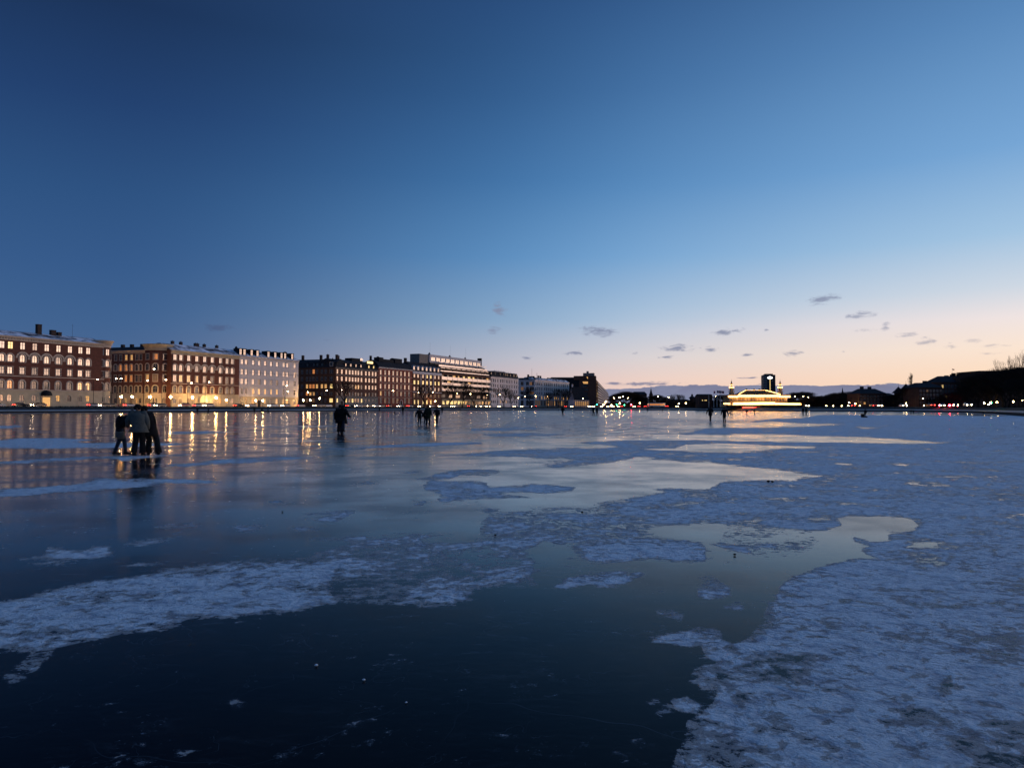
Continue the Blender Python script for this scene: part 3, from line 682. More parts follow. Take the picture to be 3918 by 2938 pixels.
class Fac:
    "a facade on the row line between two pixel columns of the photograph"
    def __init__(s, x0, x1, P0=None, P1=None):
        s.P0 = P0 or fac(x0); s.P1 = P1 or fac(x1); s.L = (s.P1 - s.P0).length; s.d = (s.P1 - s.P0) / s.L
        s.rz = math.atan2(s.d.y, s.d.x)
    def u(s, px):
        k = (px - CX) / F; P, d = s.P0, s.d          # (P+u d).x = k (P+u d).y
        return (k * P.y - P.x) / (d.x - k * d.y)
    def root(s, name, **p): return empty(name, (s.P0.x, s.P0.y, GZ - .02), s.rz, **p)

def shell(mb, L, depth, zb, ze, mat, front=False, back_mat=None):
    "side and back walls of a block, local frame (front at y=0)"
    m_ = back_mat or mat
    mb.face([(0, depth, zb), (0, 0, zb), (0, 0, ze), (0, depth, ze)], m_)
    mb.face([(L, 0, zb), (L, depth, zb), (L, depth, ze), (L, 0, ze)], m_)
    mb.face([(L, depth, zb), (0, depth, zb), (0, depth, ze), (L, depth, ze)], m_)
    if front: mb.face([(0, 0, zb), (L, 0, zb), (L, 0, ze), (0, 0, ze)], m_)
def cornice(root, L, ze, h, mat, dent=True, name='cornice', y0=0.0, x0=0.0):
    mb = MB(); m_ = M[mat]
    mb.prism([(y0 - .55, ze), (y0 - .55, ze - h * .22), (y0 - .3, ze - h * .45), (y0 - .12, ze - h * .5), (y0 - .12, ze - h), (y0 + .02, ze - h), (y0 + .02, ze)], x0 - .1, x0 + L + .1, m_)
    if dent:
        n = int(L / .9)
        for i in range(n):
            u = x0 + (i + .5) * L / n; mb.box(u - .16, u + .16, y0 - .36, y0 - .125, ze - h * .72, ze - h * .5, m_)
    return mb.build(name, root)
def chimney(roof, u, y, z0, z1, w=.9, d=1.1, pots=True):
    mb = MB(); mb.box(u - w / 2, u + w / 2, y - d / 2, y + d / 2, z0, z1, M['chimney'])
    mb.box(u - w / 2 - .08, u + w / 2 + .08, y - d / 2 - .08, y + d / 2 + .08, z1, z1 + .18, M['chimney'])
    if pots:
        for k in (-.22, .22): mb.lathe([(.12, z1 + .18), (.1, z1 + .6), (.02, z1 + .6)], M['chimney'], (u + k, y), 6)
    mb.build('chimney', roof)
def moulding(root, L, z, h, mat, out=.14, name='string_course', x0=0.0):
    mb = MB(); mb.box(x0, x0 + L, -out, .01, z, z + h, M[mat]); return mb.build(name, root)
def dormer(roof, u, y, z, w, h, depth, pane, arch=False, frame='frame', mat='slate'):
    mb = MB(); m_ = M[mat]
    mb.box(u - w / 2 - .22, u - w / 2, y, y + depth, z, z + h, m_); mb.box(u + w / 2, u + w / 2 + .22, y, y + depth, z, z + h, m_)
    mb.box(u - w / 2 - .3, u + w / 2 + .3, y - .15, y + depth + .2, z + h, z + h + .22, m_)
    mb.box(u - w / 2, u + w / 2, y + .3, y + depth, z, z + h, M['black'])
    if arch: mb.lathe([(w / 2 + .25, z + h + .2), (w / 2 + .1, z + h + .5), (.01, z + h + .75)], m_, (u, y + .6), 8)
    dd = mb.build('dormer', roof)
    add_window(dd, u, z + .1, w - .1, h - .15, arch, pane, frame, None, y=y + .02)
def antenna(parent, u, y, z0, z1, r=.04):
    mb = MB(); mb.tube((u, y, z0), (u, y, z1), r, r * .6, M['black'], 4)
    mb.tube((u - .4, y, z1 * .85 + z0 * .15), (u + .4, y, z1 * .85 + z0 * .15), r * .6, r * .6, M['black'], 4)
    mb.build('antenna', parent)
def drainpipe(root, u, z0, z1):
    mb = MB(); mb.tube((u, -.14, z0), (u, -.14, z1), .07, .07, M['black'], 5); mb.build('drainpipe', root)
def zloc(z): return z - (GZ - .02)
def rows_from(px, spec, tops):
    out = []
    Y = fac(px).y
    for (yt, yb, w, arch, mat, frame, sur), tp in zip(spec, tops):
        z, zt = zat(Y, yb), zat(Y, yt)
        out.append(dict(z=zloc(z), h=zt - z, w=w, arch=arch, mat=mat, frame=frame, sur=sur, top=zloc(zat(Y, tp))))
    return out
rp_ = random.Random(3)
def pick(opts):
    r = rp_.random(); a = 0
    for k, p in opts:
        a += p
        if r < a: return k
    return opts[-1][0]
def turret(root, c, r, z_rows, zb, ze, base_top, win_angles, mats, flare=1.0, name='turret', capz=None, panes=None, zc=None):
    mb = MB(); bm, wm, tm = M[mats[0]], M[mats[1]], M[mats[2]]
    mb.lathe([(r + .06, zb), (r + .06, base_top), (r, base_top)], bm, c, 28)
    mb.lathe([(r, base_top), (r, ze - 2.6)], wm, c, 28)
    mb.lathe([(r, ze - 2.6), (r + .15, ze - 2.55), (r + .15, ze - 1.6), (r + .25, ze - 1.4), (r + flare, ze - .35), (r + flare + .1, ze - .3), (r + flare + .1, ze), (r + flare - .35, ze), (r + flare - .35, ze - .3), (.01, ze + .2)], tm, c, 28)
    for k in range(40):
        a = 2 * math.pi * k / 40; p = (c[0] + (r + .28) * math.cos(a), c[1] + (r + .28) * math.sin(a))
        mb.box(p[0] - .12, p[0] + .12, p[1] - .12, p[1] + .12, ze - 1.75, ze - 1.42, tm)
    t = mb.build(name, root)
    for (z, h, w, arch, sur) in z_rows:
        for j, a in enumerate(win_angles):
            o = add_window(t, c[0] + (r + .0) * math.cos(a), z, w, h, arch, panes(z, j), 'frame', sur)
            o.location.y = c[1] + r * math.sin(a); o.rotation_euler.z = a + math.pi / 2
            o.location.x -= .18 * -math.cos(a) * 1; o.location.y += .18 * math.sin(a)
    return t

# --- 1. red brick palace at the left edge
def b1():
    f = Fac(-150, 396); L = f.L
    r = f.root('apartment_building', label='red brick palace with cream ground floor and snowy roof, nearest building at the left edge', category='building', group='buildings along the lake street')
    px = [-120, -82, -40, 4, 35, 83, 130, 176, 221, 265, 305, 335]
    px = [-128, -84, -40, 4, 36, 83, 130, 176, 221, 265, 305, 335]
    cols = [f.u(x) for x in px]
    spec = [(1511, 1535, 1.55, True, 'cream', 'frame', None), (1458, 1488, 1.6, True, 'red_brick', 'frame', 'trim'), (1408.5, 1433, 1.65, False, 'red_brick', 'frame', 'trim'),
            (1361.5, 1388, 1.65, True, 'red_brick', 'frame', 'trim'), (1314.5, 1340.6, 1.65, False, 'red_brick', 'frame', None)]
    rows = rows_from(130, spec, [1491, 1438, 1397, 1349, 1306])
    ze = zloc(zat(fac(130).y, 1293))
    mb = MB()
    def panes(ri, ci):
        if ri == 0: return None if ci == 7 else pick([('glass_low', .45), ('dim_lit', .3), ('lit_warm', .25)])
        if ri == 1: return 'lit_orange' if ci == 4 else 'lit_warm' if ci in (10, 11) else 'glass_low'
        if ri == 4 and ci == 4: return 'lit_yellow'
        if ri == 2: return pick([('glass', .45), ('glass_mid', .4), ('glass_low', .15)])
        return pick([('glass', .9), ('glass_mid', .1)])
    facade(r, mb, L, cols, rows, 0, ze, panes)
    shell(mb, L, 16, 0, ze, M['red_brick']); mb.build('wall', r)
    cornice(r, L, ze, 1.5, 'trim')
    moulding(r, L, rows[0]['top'] - .3, .35, 'trim', .2); moulding(r, L, rows[2]['z'] - .9, .3, 'trim', .16)
    # big blind arches round the tall bays
    mb = MB()
    for ci in range(5, 10):
        u = cols[ci]; zc = rows[3]['z'] + rows[3]['h'] * .55; R0, R1 = 1.72, 2.25
        if ci < 9: mb.box(u + 1.6, cols[ci + 1] - 1.6, -.15, -.005, zc - .35, zc + .05, M['trim'])
        for j in range(10):
            a, b = math.pi * j / 10, math.pi * (j + 1) / 10
            q = [(u + rr * math.cos(x), zc + rr * math.sin(x)) for rr, x in ((R0, a), (R1, a), (R1, b), (R0, b))]
            mb.face([(x, -.16, z) for x, z in q], M['trim']); mb.face([(q[1][0], -.16, q[1][1]), (q[1][0], 0, q[1][1]), (q[2][0], 0, q[2][1]), (q[2][0], -.16, q[2][1])], M['trim'])
    mb.build('arcade_moulding', r)
    mb = MB()                                                                    # gateway arch with lit passage
    u = cols[7]; mb.box(u - 1.7, u + 1.7, -.25, .0, 0.1, 4.2, M['cream']); mb.box(u - 1.3, u + 1.3, -.3, -.24, .1, 3.3, M['lit_warm'])
    mb.lathe([(1.3, 0), (1.3, .1)], M['black'], (u, -.31), 12); g = mb.build('gateway', r)
    mb = MB(); mb.lathe([(1.9, 4.0), (1.6, 5.0), (.9, 5.6), (.01, 5.8)], M['black'], (u, -.1), 14, math.pi, 2 * math.pi); mb.build('awning', g)
    mb = MB(); mb.prism([(-.3, ze + .02), (6.5, ze + 2.3), (9.5, ze + 2.3), (16, ze + .02)], 0, L, M['snow_roof']); rf = mb.build('roof', r)
    for x, w, top in ((161, 1.5, 1244), (216, 1.7, 1266), (240, 1.3, 1274)):
        uu = f.u(x); Yc = f.P0.y + f.d.y * uu + 5
        chimney(rf, uu + 2, 6, ze + 1.4, zloc(zat(Yc, top)), w, 1.3, False)
    antenna(r, f.u(306), 5, ze + 2, zloc(zat(f.P0.y + f.d.y * f.u(306), 1236)))
    zr = [(q['z'], q['h'], 1.5, q['arch'], q['sur']) for q in rows]
    turret(r, (L + .8, 2.6), 2.9, zr, 0, ze + 1.3, rows[0]['top'], [R(a) for a in (-125, -85, -40, 5)], ('cream', 'red_brick', 'trim'), 1.1,
           panes=lambda z, j: 'glass' if z > 12 else 'glass_low')
b1()

# --- 2. red brick palace with the round corner tower
def b2():
    f = Fac(652, 914); L = f.L
    r = f.root('apartment_building', label='red brick palace with round corner tower and lamp-lit cream ground floor', category='building', group='buildings along the lake street')
    px = [668, 691, 721, 752, 782, 811, 843, 868, 888]; cols = [f.u(x) for x in px]
    spec = [(1523, 1543, 1.5, True, 'cream', 'frame', None), (1478.6, 1503, 1.55, True, 'red_brick', 'frame', 'cream'), (1437, 1462, 1.6, False, 'red_brick', 'frame', 'trim'),
            (1397.5, 1421, 1.6, True, 'red_brick', 'frame', 'trim'), (1360.4, 1381, 1.6, False, 'red_brick', 'frame', 'trim')]
    rows = rows_from(721, spec, [1506, 1468, 1429, 1386, 1355]); ze = zloc(zat(fac(721).y, 1344))
    mb = MB()
    def panes(ri, ci):
        if ri == 0: return pick([('glass_low', .5), ('dim_lit', .3), ('lit_warm', .2)])
        if ri == 1: return 'lit_warm' if ci == 4 else 'glass_low'
        if ri == 2: return pick([('glass', .4), ('glass_mid', .3), ('glass_low', .15), ('lit_warm', .15)])
        return pick([('glass', .88), ('glass_mid', .12)])
    facade(r, mb, L, cols, rows, 0, ze, panes); shell(mb, L, 15, 0, ze, M['red_brick']); mb.build('wall', r)
    cornice(r, L, ze, 1.7, 'cream'); moulding(r, L, rows[0]['top'] - .3, .3, 'cream', .2); moulding(r, L, rows[2]['z'] - .9, .3, 'trim', .16)
    mb = MB()
    for ci in range(2, 7):
        u = cols[ci]; zc = rows[3]['z'] + rows[3]['h'] * .55
        if ci < 6: mb.box(u + 1.6, cols[ci + 1] - 1.6, -.15, -.005, zc - .35, zc + .05, M['trim'])
        for j in range(10):
            a, b = math.pi * j / 10, math.pi * (j + 1) / 10
            q = [(u + rr * math.cos(x), zc + rr * math.sin(x)) for rr, x in ((1.65, a), (2.2, a), (2.2, b), (1.65, b))]
            mb.face([(x, -.16, z) for x, z in q], M['trim']); mb.face([(q[1][0], -.16, q[1][1]), (q[1][0], 0, q[1][1]), (q[2][0], 0, q[2][1]), (q[2][0], -.16, q[2][1])], M['trim'])
    mb.build('arcade_moulding', r)
    mb = MB(); mb.prism([(-.3, ze + .02), (6.5, ze + 3.1), (9, ze + 3.1), (15, ze + .02)], 0, L, M['snow_roof']); rf = mb.build('roof', r)
    for x in (690, 722, 778, 786, 812, 860): chimney(rf, f.u(x) + 1.5, 7, ze + 2.6, ze + 4.2, 1.0, 1.1)
    drainpipe(r, .5, 0, ze - 2); drainpipe(r, f.u(845), 0, ze - 2)
    mb = MB(); u = cols[4] - .3                                                  # lit awning over the shop door
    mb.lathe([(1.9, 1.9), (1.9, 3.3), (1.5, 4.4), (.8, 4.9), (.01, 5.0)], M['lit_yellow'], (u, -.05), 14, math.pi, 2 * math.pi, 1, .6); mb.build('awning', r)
    # round tower at the corner, then the wing along the side street
    Wc = at(602, f.P0.y + 3.0); loc = Matrix.Rotation(-f.rz, 2) @ (Wc - f.P0)
    zr = [(q['z'], q['h'], 1.7, q['arch'], q['sur']) for q in rows]
    zt = zloc(zat(Wc.y - 4, 1316))
    cv = Matrix.Rotation(-f.rz, 2) @ Vector((-Wc.x, -Wc.y)); cam_a = math.atan2(cv.y, cv.x)
    def tp(z, j):
        if z > 16: return ['glass_low', 'lit_orange', 'glass'][min(j, 2)]
        if z > 12: return ['glass_low', 'glass_low', 'glass'][min(j, 2)]
        if z > 8: return ['lit_warm', 'dim_lit', 'glass'][min(j, 2)]
        return 'glass_low'
    turret(r, (loc.x, loc.y), 4.9, zr, 0, zt, rows[0]['top'], [cam_a + R(a) for a in (-50, -10, 32)], ('cream', 'red_brick', 'cream'), 1.0, name='corner_tower', panes=tp)
    A = Vector((-140 - 24, fac(602).y + 11)); A = at(360, Wc.y + 5.5); B = at(556, Wc.y - 1.5)
    g = Fac(0, 0, A, B)
    wing = empty('side_wing', (0, 0, 0)); wing.parent = r
    wing.matrix_parent_inverse = Matrix.Identity(4)
    Mr = Matrix.Translation((f.P0.x, f.P0.y, GZ - .02)) @ Matrix.Rotation(f.rz, 4, 'Z')
    wing.matrix_local = Mr.inverted() @ (Matrix.Translation((A.x, A.y, GZ - .02)) @ Matrix.Rotation(g.rz, 4, 'Z'))
    cols = [g.u(x) for x in (381, 400, 419, 440, 459, 480, 500.5, 521, 536)]
    mb = MB(); ze2 = zloc(zat(B.y, 1339))
    lit = {(4, 5): 'lit_warm', (4, 6): 'lit_warm', (3, 4): 'lit_orange', (3, 5): 'lit_orange', (3, 6): 'lit_orange', (2, 5): 'lit_orange', (2, 6): 'lit_orange', (3, 2): 'dim_lit',
           (0, 4): 'lit_warm', (0, 5): 'lit_warm', (0, 6): 'dim_lit', (0, 7): 'lit_warm'}
    rws = [dict(q, w=1.15) for q in rows]
    facade(wing, mb, g.L, cols, rws, 0, ze2, lambda ri, ci: lit.get((ri, ci), 'glass_low')); shell(mb, g.L, 10, 0, ze2, M['dark_brick']); mb.build('wall', wing)
    cornice(wing, g.L, ze2, 1.3, 'trim')
    mb = MB(); mb.prism([(-.3, ze2 + .02), (3, ze2 + 1.7), (6, ze2 + 1.7), (10, ze2 + .02)], 0, g.L, M['slate']); mb.build('roof', wing)
    for x in (441, 476, 516, 534): 
        mb = MB(); u = g.u(x); mb.box(u - .6, u + .6, 3, 4.2, ze2 + .6, ze2 + 2.9, M['chimney']); mb.build('chimney', wing)
b2()

def block(f, label, px, spec, tops, ref, cor, mats, panes, depth=14, roof=None, cornh=1.0, name='apartment_building', dent=False, ws=None, cat='building'):
    r = f.root(name, label=label, category=cat, group='buildings along the lake street')
    cols = [f.u(x) for x in px]
    rows = rows_from(ref, spec, tops)
    for q in rows: q['ws'] = ws or {}
    ze = zloc(zat(fac(ref).y, cor)); mb = MB()
    facade(r, mb, f.L, cols, rows, 0, ze, panes); shell(mb, f.L, depth, 0, ze, M[mats[0]]); mb.build('wall', r)
    if cornh: cornice(r, f.L, ze, cornh, mats[1], dent)
    return r, cols, rows, ze
def roof_prism(r, prof, L, mat, x0=0):
    mb = MB(); mb.prism(prof, x0, x0 + L, M[mat]); return mb.build('roof', r)

# --- 3. white rendered building with tall dormers
def b3():
    f = Fac(914.6, 1141)
    px = [925, 941, 968, 991, 1014, 1036.5, 1059, 1085, 1099, 1127]
    W = 'white_wall'
    spec = [(1524, 1545, 1.4, True, 'cream', 'frame', None), (1487, 1508, 1.45, False, W, 'frame', None), (1450.6, 1471, 1.5, False, W, 'frame', W),
            (1414, 1435, 1.5, True, W, 'frame', W), (1378.6, 1396, 1.55, False, W, 'frame', W)]
    def panes(ri, ci):
        if ri == 0: return None if ci == 3 else pick([('lit_warm', .45), ('glass_low', .3), ('dim_lit', .25)])
        if ri == 1: return 'lit_warm' if 2 <= ci <= 6 else 'glass_low'
        if ri == 2: return 'glass_low' if ci in (3, 5, 6, 9) else 'glass'
        return 'glass'
    r, cols, rows, ze = block(f, 'white rendered building with nine tall bright dormers on a snowy roof', px, spec, [1517, 1480, 1444, 1404, 1372], 968, 1365, (W, W), panes, cornh=1.2, dent=True)
    moulding(r, f.L, rows[1]['top'] - .1, .35, W, .22); moulding(r, f.L, rows[3]['z'] + rows[3]['h'] * .4, .14, 'slate', .05)
    mb = MB(); u = cols[3]; mb.box(u - 1.25, u + 1.25, -.15, -.0, 0, 3.6, M['trim']); mb.box(u - .95, u + .95, -.2, -.14, 0, 3.2, M['door']); mb.build('gateway', r)
    rf = roof_prism(r, [(-.3, ze + .02), (5.0, ze + 2.9), (9, ze + 2.9), (14, ze + .02)], f.L, 'snow_roof')
    for x in (922, 937, 964.5, 987, 1029, 1055, 1079, 1093, 1120): dormer(rf, f.u(x), .4, ze + .35, 1.5, 2.9, 3.6, 'glass')
    mb = MB(); mb.lathe([(.5, ze + 2.9), (.7, ze + 4), (.5, ze + 4.6), (.05, ze + 5)], M['slate'], (f.u(944), 7), 10); mb.build('ventilator', rf)
    chimney(rf, f.u(1135), 8, ze + 1, ze + 4.4, 1.4, 1.2)
b3()

# --- 4. dark brick building on the next corner
def b4():
    f = Fac(1284, 1447); D = 'dark_brick'
    px = [1290.5, 1308, 1325, 1338, 1349.5, 1361, 1371.5, 1383.5, 1400, 1413, 1426, 1437.5]
    spec = [(1524.5, 1540, 1.6, False, 'concrete', 'frame_white', None), (1500.6, 1514, 1.5, False, 'brown_brick', 'frame_white', None), (1471, 1487, 1.55, False, 'brown_brick', 'frame', None),
            (1442, 1459, 1.55, False, 'brown_brick', 'frame', None), (1415, 1432, 1.6, False, 'brown_brick', 'frame', None)]
    def panes(ri, ci):
        if ri == 0: return None if ci == 1 else pick([('lit_yellow', .45), ('glass_low', .35), ('dim_lit', .2)])
        if ri == 1: return pick([('glass_low', .9), ('dim_lit', .1)])
        if ri == 2: return ['glass_low', 'glass_low', 'glass_low', 'glass_low', 'glass_low', 'lit_warm', 'lit_warm', 'glass_low', 'glass', 'glass', 'glass', 'glass'][ci]
        return 'glass'
    r, cols, rows, ze = block(f, 'dark brick corner building with black mansard roof behind the wide bare tree', px, spec, [1517, 1493, 1464, 1436, 1408], 1325, 1408, (D, 'concrete'), panes, cornh=.8)
    moulding(r, f.L, rows[3]['top'] - .2, .35, 'concrete', .18); moulding(r, f.L, rows[0]['top'] - .1, .3, 'concrete', .2)
    mb = MB(); u = cols[1]; mb.box(u - 1.2, u + 1.2, -.12, -.0, 0, 4.0, M['concrete']); mb.box(u - .8, u + .8, -.16, -.11, 0, 3.4, M['door']); mb.build('doorway', r)
    rf = roof_prism(r, [(-.2, ze + .02), (1.9, ze + 3.4), (7, ze + 5.2), (12, ze + 3.4), (14, ze + .02)], f.L, 'slate')
    for x, p in ((1292, 'glass'), (1325, 'glass'), (1344, 'glass'), (1364, 'glass'), (1383, 'glass'), (1413, 'lit_yellow'), (1431, 'lit_yellow')): dormer(rf, f.u(x), .3, ze + .3, 1.4, 2.3, 2.4, p)
    for x in (1297, 1336): chimney(rf, f.u(x), 8, ze + 4, ze + 7.2, 1.2, 1.1)
    mb = MB(); u0, u1 = f.u(1372), f.u(1412); mb.box(u0, u1, 5, 10, ze + 4.2, ze + 6.6, M['slate']); mb.box(u1 - 2.6, u1 - .2, 4.6, 4.98, ze + 5.4, ze + 6.8, M['rail_panel'])
    mb.box(f.u(1416), f.u(1438), 2.2, 2.35, ze + 3.9, ze + 5.3, M['lit_yellow']); mb.build('roof_terrace', rf)
    # wing along the side street
    C = fac(1284); B = C.copy(); A = Vector((C.x - 34, C.y + 10)); g = Fac(0, 0, A, B)
    wing = empty('side_wing', (0, 0, 0)); wing.parent = r
    Mr = Matrix.Translation((f.P0.x, f.P0.y, GZ - .02)) @ Matrix.Rotation(f.rz, 4, 'Z')
    wing.matrix_local = Mr.inverted() @ (Matrix.Translation((A.x, A.y, GZ - .02)) @ Matrix.Rotation(g.rz, 4, 'Z'))
    cp = [1138, 1155, 1174, 1187, 1199, 1212, 1231, 1245.5, 1266.6]; cl = [g.u(x) for x in cp]
    lit = {(2, 0): 'lit_warm', (2, 2): 'lit_warm', (2, 3): 'lit_orange', (2, 4): 'lit_orange', (2, 5): 'lit_warm', (2, 6): 'lit_warm', (2, 7): 'lit_warm', (2, 8): 'lit_yellow', (1, 2): 'lit_orange', (1, 3): 'lit_warm',
           (1, 4): 'lit_warm', (4, 4): 'lit_orange', (0, 8): 'lit_yellow', (0, 2): 'dim_lit', (0, 4): 'dim_lit'}
    mb = MB(); rws = [dict(q, w=1.45, mat=D, frame='frame', ws={8: 1.5}) for q in rows]
    facade(wing, mb, g.L, cl, rws, 0, ze, lambda ri, ci: lit.get((ri, ci), 'glass_low')); shell(mb, g.L, 11, 0, ze, M[D]); mb.build('wall', wing)
    moulding(wing, g.L, rows[0]['top'] - .1, .3, D, .15)
    rf = roof_prism(wing, [(-.2, ze + .02), (1.8, ze + 3.4), (5.5, ze + 4.9), (9, ze + 3.4), (11, ze + .02)], g.L, 'slate')
    for x in (1174, 1199, 1212, 1231): 
        mb = MB(); u = g.u(x); mb.box(u - .9, u + .9, .3, 2.2, ze + .5, ze + 2.6, M['slate']); mb.face([(u - .6, .28, ze + .8), (u + .6, .28, ze + .8), (u + .6, .28, ze + 2.3), (u - .6, .28, ze + 2.3)], M['glass_low']); mb.build('dormer', wing)
    for x in (1140, 1210, 1271):
        mb = MB(); u = g.u(x); mb.box(u - .6, u + .6, 4, 5.2, ze + 3.8, ze + 7.3, M['chimney']); mb.build('chimney', wing)
    mb = MB(); u = g.u(1267)                                                    # pointed corner gable
    mb.face([(u - 2.2, -.05, ze), (u + 2.2, -.05, ze), (u, 1.4, ze + 5.6)], M['slate']); mb.face([(u - 1.1, -.1, ze + .5), (u + 1.1, -.1, ze + .5), (u + 1.1, -.1, ze + 2.9), (u - 1.1, -.1, ze + 2.9)], M['frame_white'])
    mb.face([(u - .9, -.13, ze + .7), (u + .9, -.13, ze + .7), (u + .9, -.13, ze + 2.7), (u - .9, -.13, ze + 2.7)], M['glass_low']); mb.build('corner_gable', wing)
b4()

# --- 5. bright red brick building
def b5():
    f = Fac(1448, 1577); W = 'bright_brick'
    px = [1457, 1474, 1489, 1505, 1520, 1535, 1549.5, 1565]
    spec = [(1524, 1541, 1.6, False, W, 'frame_white', 'trim'), (1497, 1514, 1.6, False, W, 'frame_white', 'trim'), (1470, 1487, 1.6, False, W, 'frame', 'trim'), (1442, 1459, 1.6, False, W, 'frame', 'trim'), (1417, 1434, 1.6, False, W, 'frame', 'trim')]
    def panes(ri, ci):
        if ri == 0: return None if ci == 5 else pick([('glass_low', .5), ('dim_lit', .5)])
        if ri == 1: return 'lit_warm' if ci == 0 else pick([('glass_low', .7), ('dim_lit', .3)])
        if ri == 2 and ci in (3, 5): return 'glass_low'
        return pick([('glass', .72), ('glass_mid', .28)])
    r, cols, rows, ze = block(f, 'narrow red brick building with stone window frames and an arched white doorway', px, spec, [1520, 1492, 1464, 1438, 1411], 1474, 1406, (W, 'white_wall'), panes, cornh=.7)
    for k in range(4): moulding(r, f.L, rows[k]['top'] - .15, .22, 'trim', .16)
    mb = MB(); u = cols[5]; mb.lathe([(.01, 0), (1.5, 0), (1.5, .01)], M['white_wall'], (u, 0), 3)
    for a, b in ((-1.5, -1.15), (1.15, 1.5)): mb.box(u + a, u + b, -.16, 0, 0, 3.4, M['white_wall'])
    for j in range(8):
        a, b = math.pi * j / 8, math.pi * (j + 1) / 8
        mb.face([(u + rr * math.cos(x), -.16, 3.4 + rr * math.sin(x)) for rr, x in ((1.15, a), (1.5, a), (1.5, b), (1.15, b))], M['white_wall'])
    mb.box(u - 1.15, u + 1.15, -.06, -.01, 0, 3.6, M['door']); mb.build('doorway', r)
    rf = roof_prism(r, [(-.3, ze + .02), (2.4, ze + 3.2), (6, ze + 4.6), (10, ze + 3.2), (14, ze + .02)], f.L, 'slate')
    mb = MB(); mb.box(f.u(1466), f.u(1482), 3, 7, ze + 3.6, ze + 6.3, M['slate']); mb.box(f.u(1482) + .1, f.u(1524), 3.6, 8, ze + 3.6, ze + 5.5, M['slate']); mb.box(f.u(1526), f.u(1553), 3, 7, ze + 3.6, ze + 6.6, M['slate'])
    mb.build('roof_house', rf)
    for x in (1459, 1486, 1541): chimney(rf, f.u(x), 8, ze + 4, ze + 7, 1.1, 1.0, False)
b5()

# --- 6. brown brick building with round dormers
def b6():
    f = Fac(1578.5, 1689.5); W = 'brown_brick'
    px = [1586, 1600, 1619, 1634, 1648.5, 1665, 1679]
    spec = [(1530, 1546, 2.0, False, W, 'frame', None), (1506, 1520, 1.9, False, W, 'frame', None), (1480, 1494, 1.9, False, W, 'frame_white', None), (1455, 1470, 2.0, False, W, 'frame', None), (1431, 1444, 1.9, False, W, 'frame', None)]
    def panes(ri, ci):
        if ri == 0: return None if ci >= 5 else 'lit_yellow'
        if ri == 1: return pick([('glass', .4), ('dim_lit', .6)])
        if ri == 2: return pick([('glass', .5), ('glass_low', .5)])
        if ri == 3: return 'lit_yellow'
        return 'glass' if ci not in (3, 4) else 'lit_yellow'
    r, cols, rows, ze = block(f, 'brown brick building with white pilasters, round dormers and two yellow lit floors', px, spec, [1526, 1500, 1474, 1449, 1429], 1586, 1420, (W, 'white_wall'), panes, cornh=0)
    mb = MB(); mb.box(0, f.L, -.2, 0, ze - 1.6, ze, M['white_wall']); mb.build('frieze', r)
    moulding(r, f.L, rows[1]['top'] - .1, .35, 'white_wall', .25)
    for k in (2, 3, 4, 5):
        u = (cols[k] + cols[k - 1]) / 2; mb = MB(); mb.box(u - .35, u + .35, -.22, 0, rows[2]['z'] - .4, ze - 1.6, M['white_wall']); mb.build('pilaster', r)
    rf = roof_prism(r, [(-.2, ze + .02), (2.2, ze + 3.8), (6, ze + 6.6), (10, ze + 3.8), (14, ze + .02)], f.L, 'slate')
    for x in (1586, 1602, 1618.5, 1634, 1649, 1664, 1679): dormer(rf, f.u(x), .25, ze + .4, 2.0, 2.8, 2.0, 'glass', True, 'frame_white', 'white_wall')
    chimney(rf, f.u(1580), 6, ze + 4, ze + 8.5, 1.5, 1.5, False)
b6()

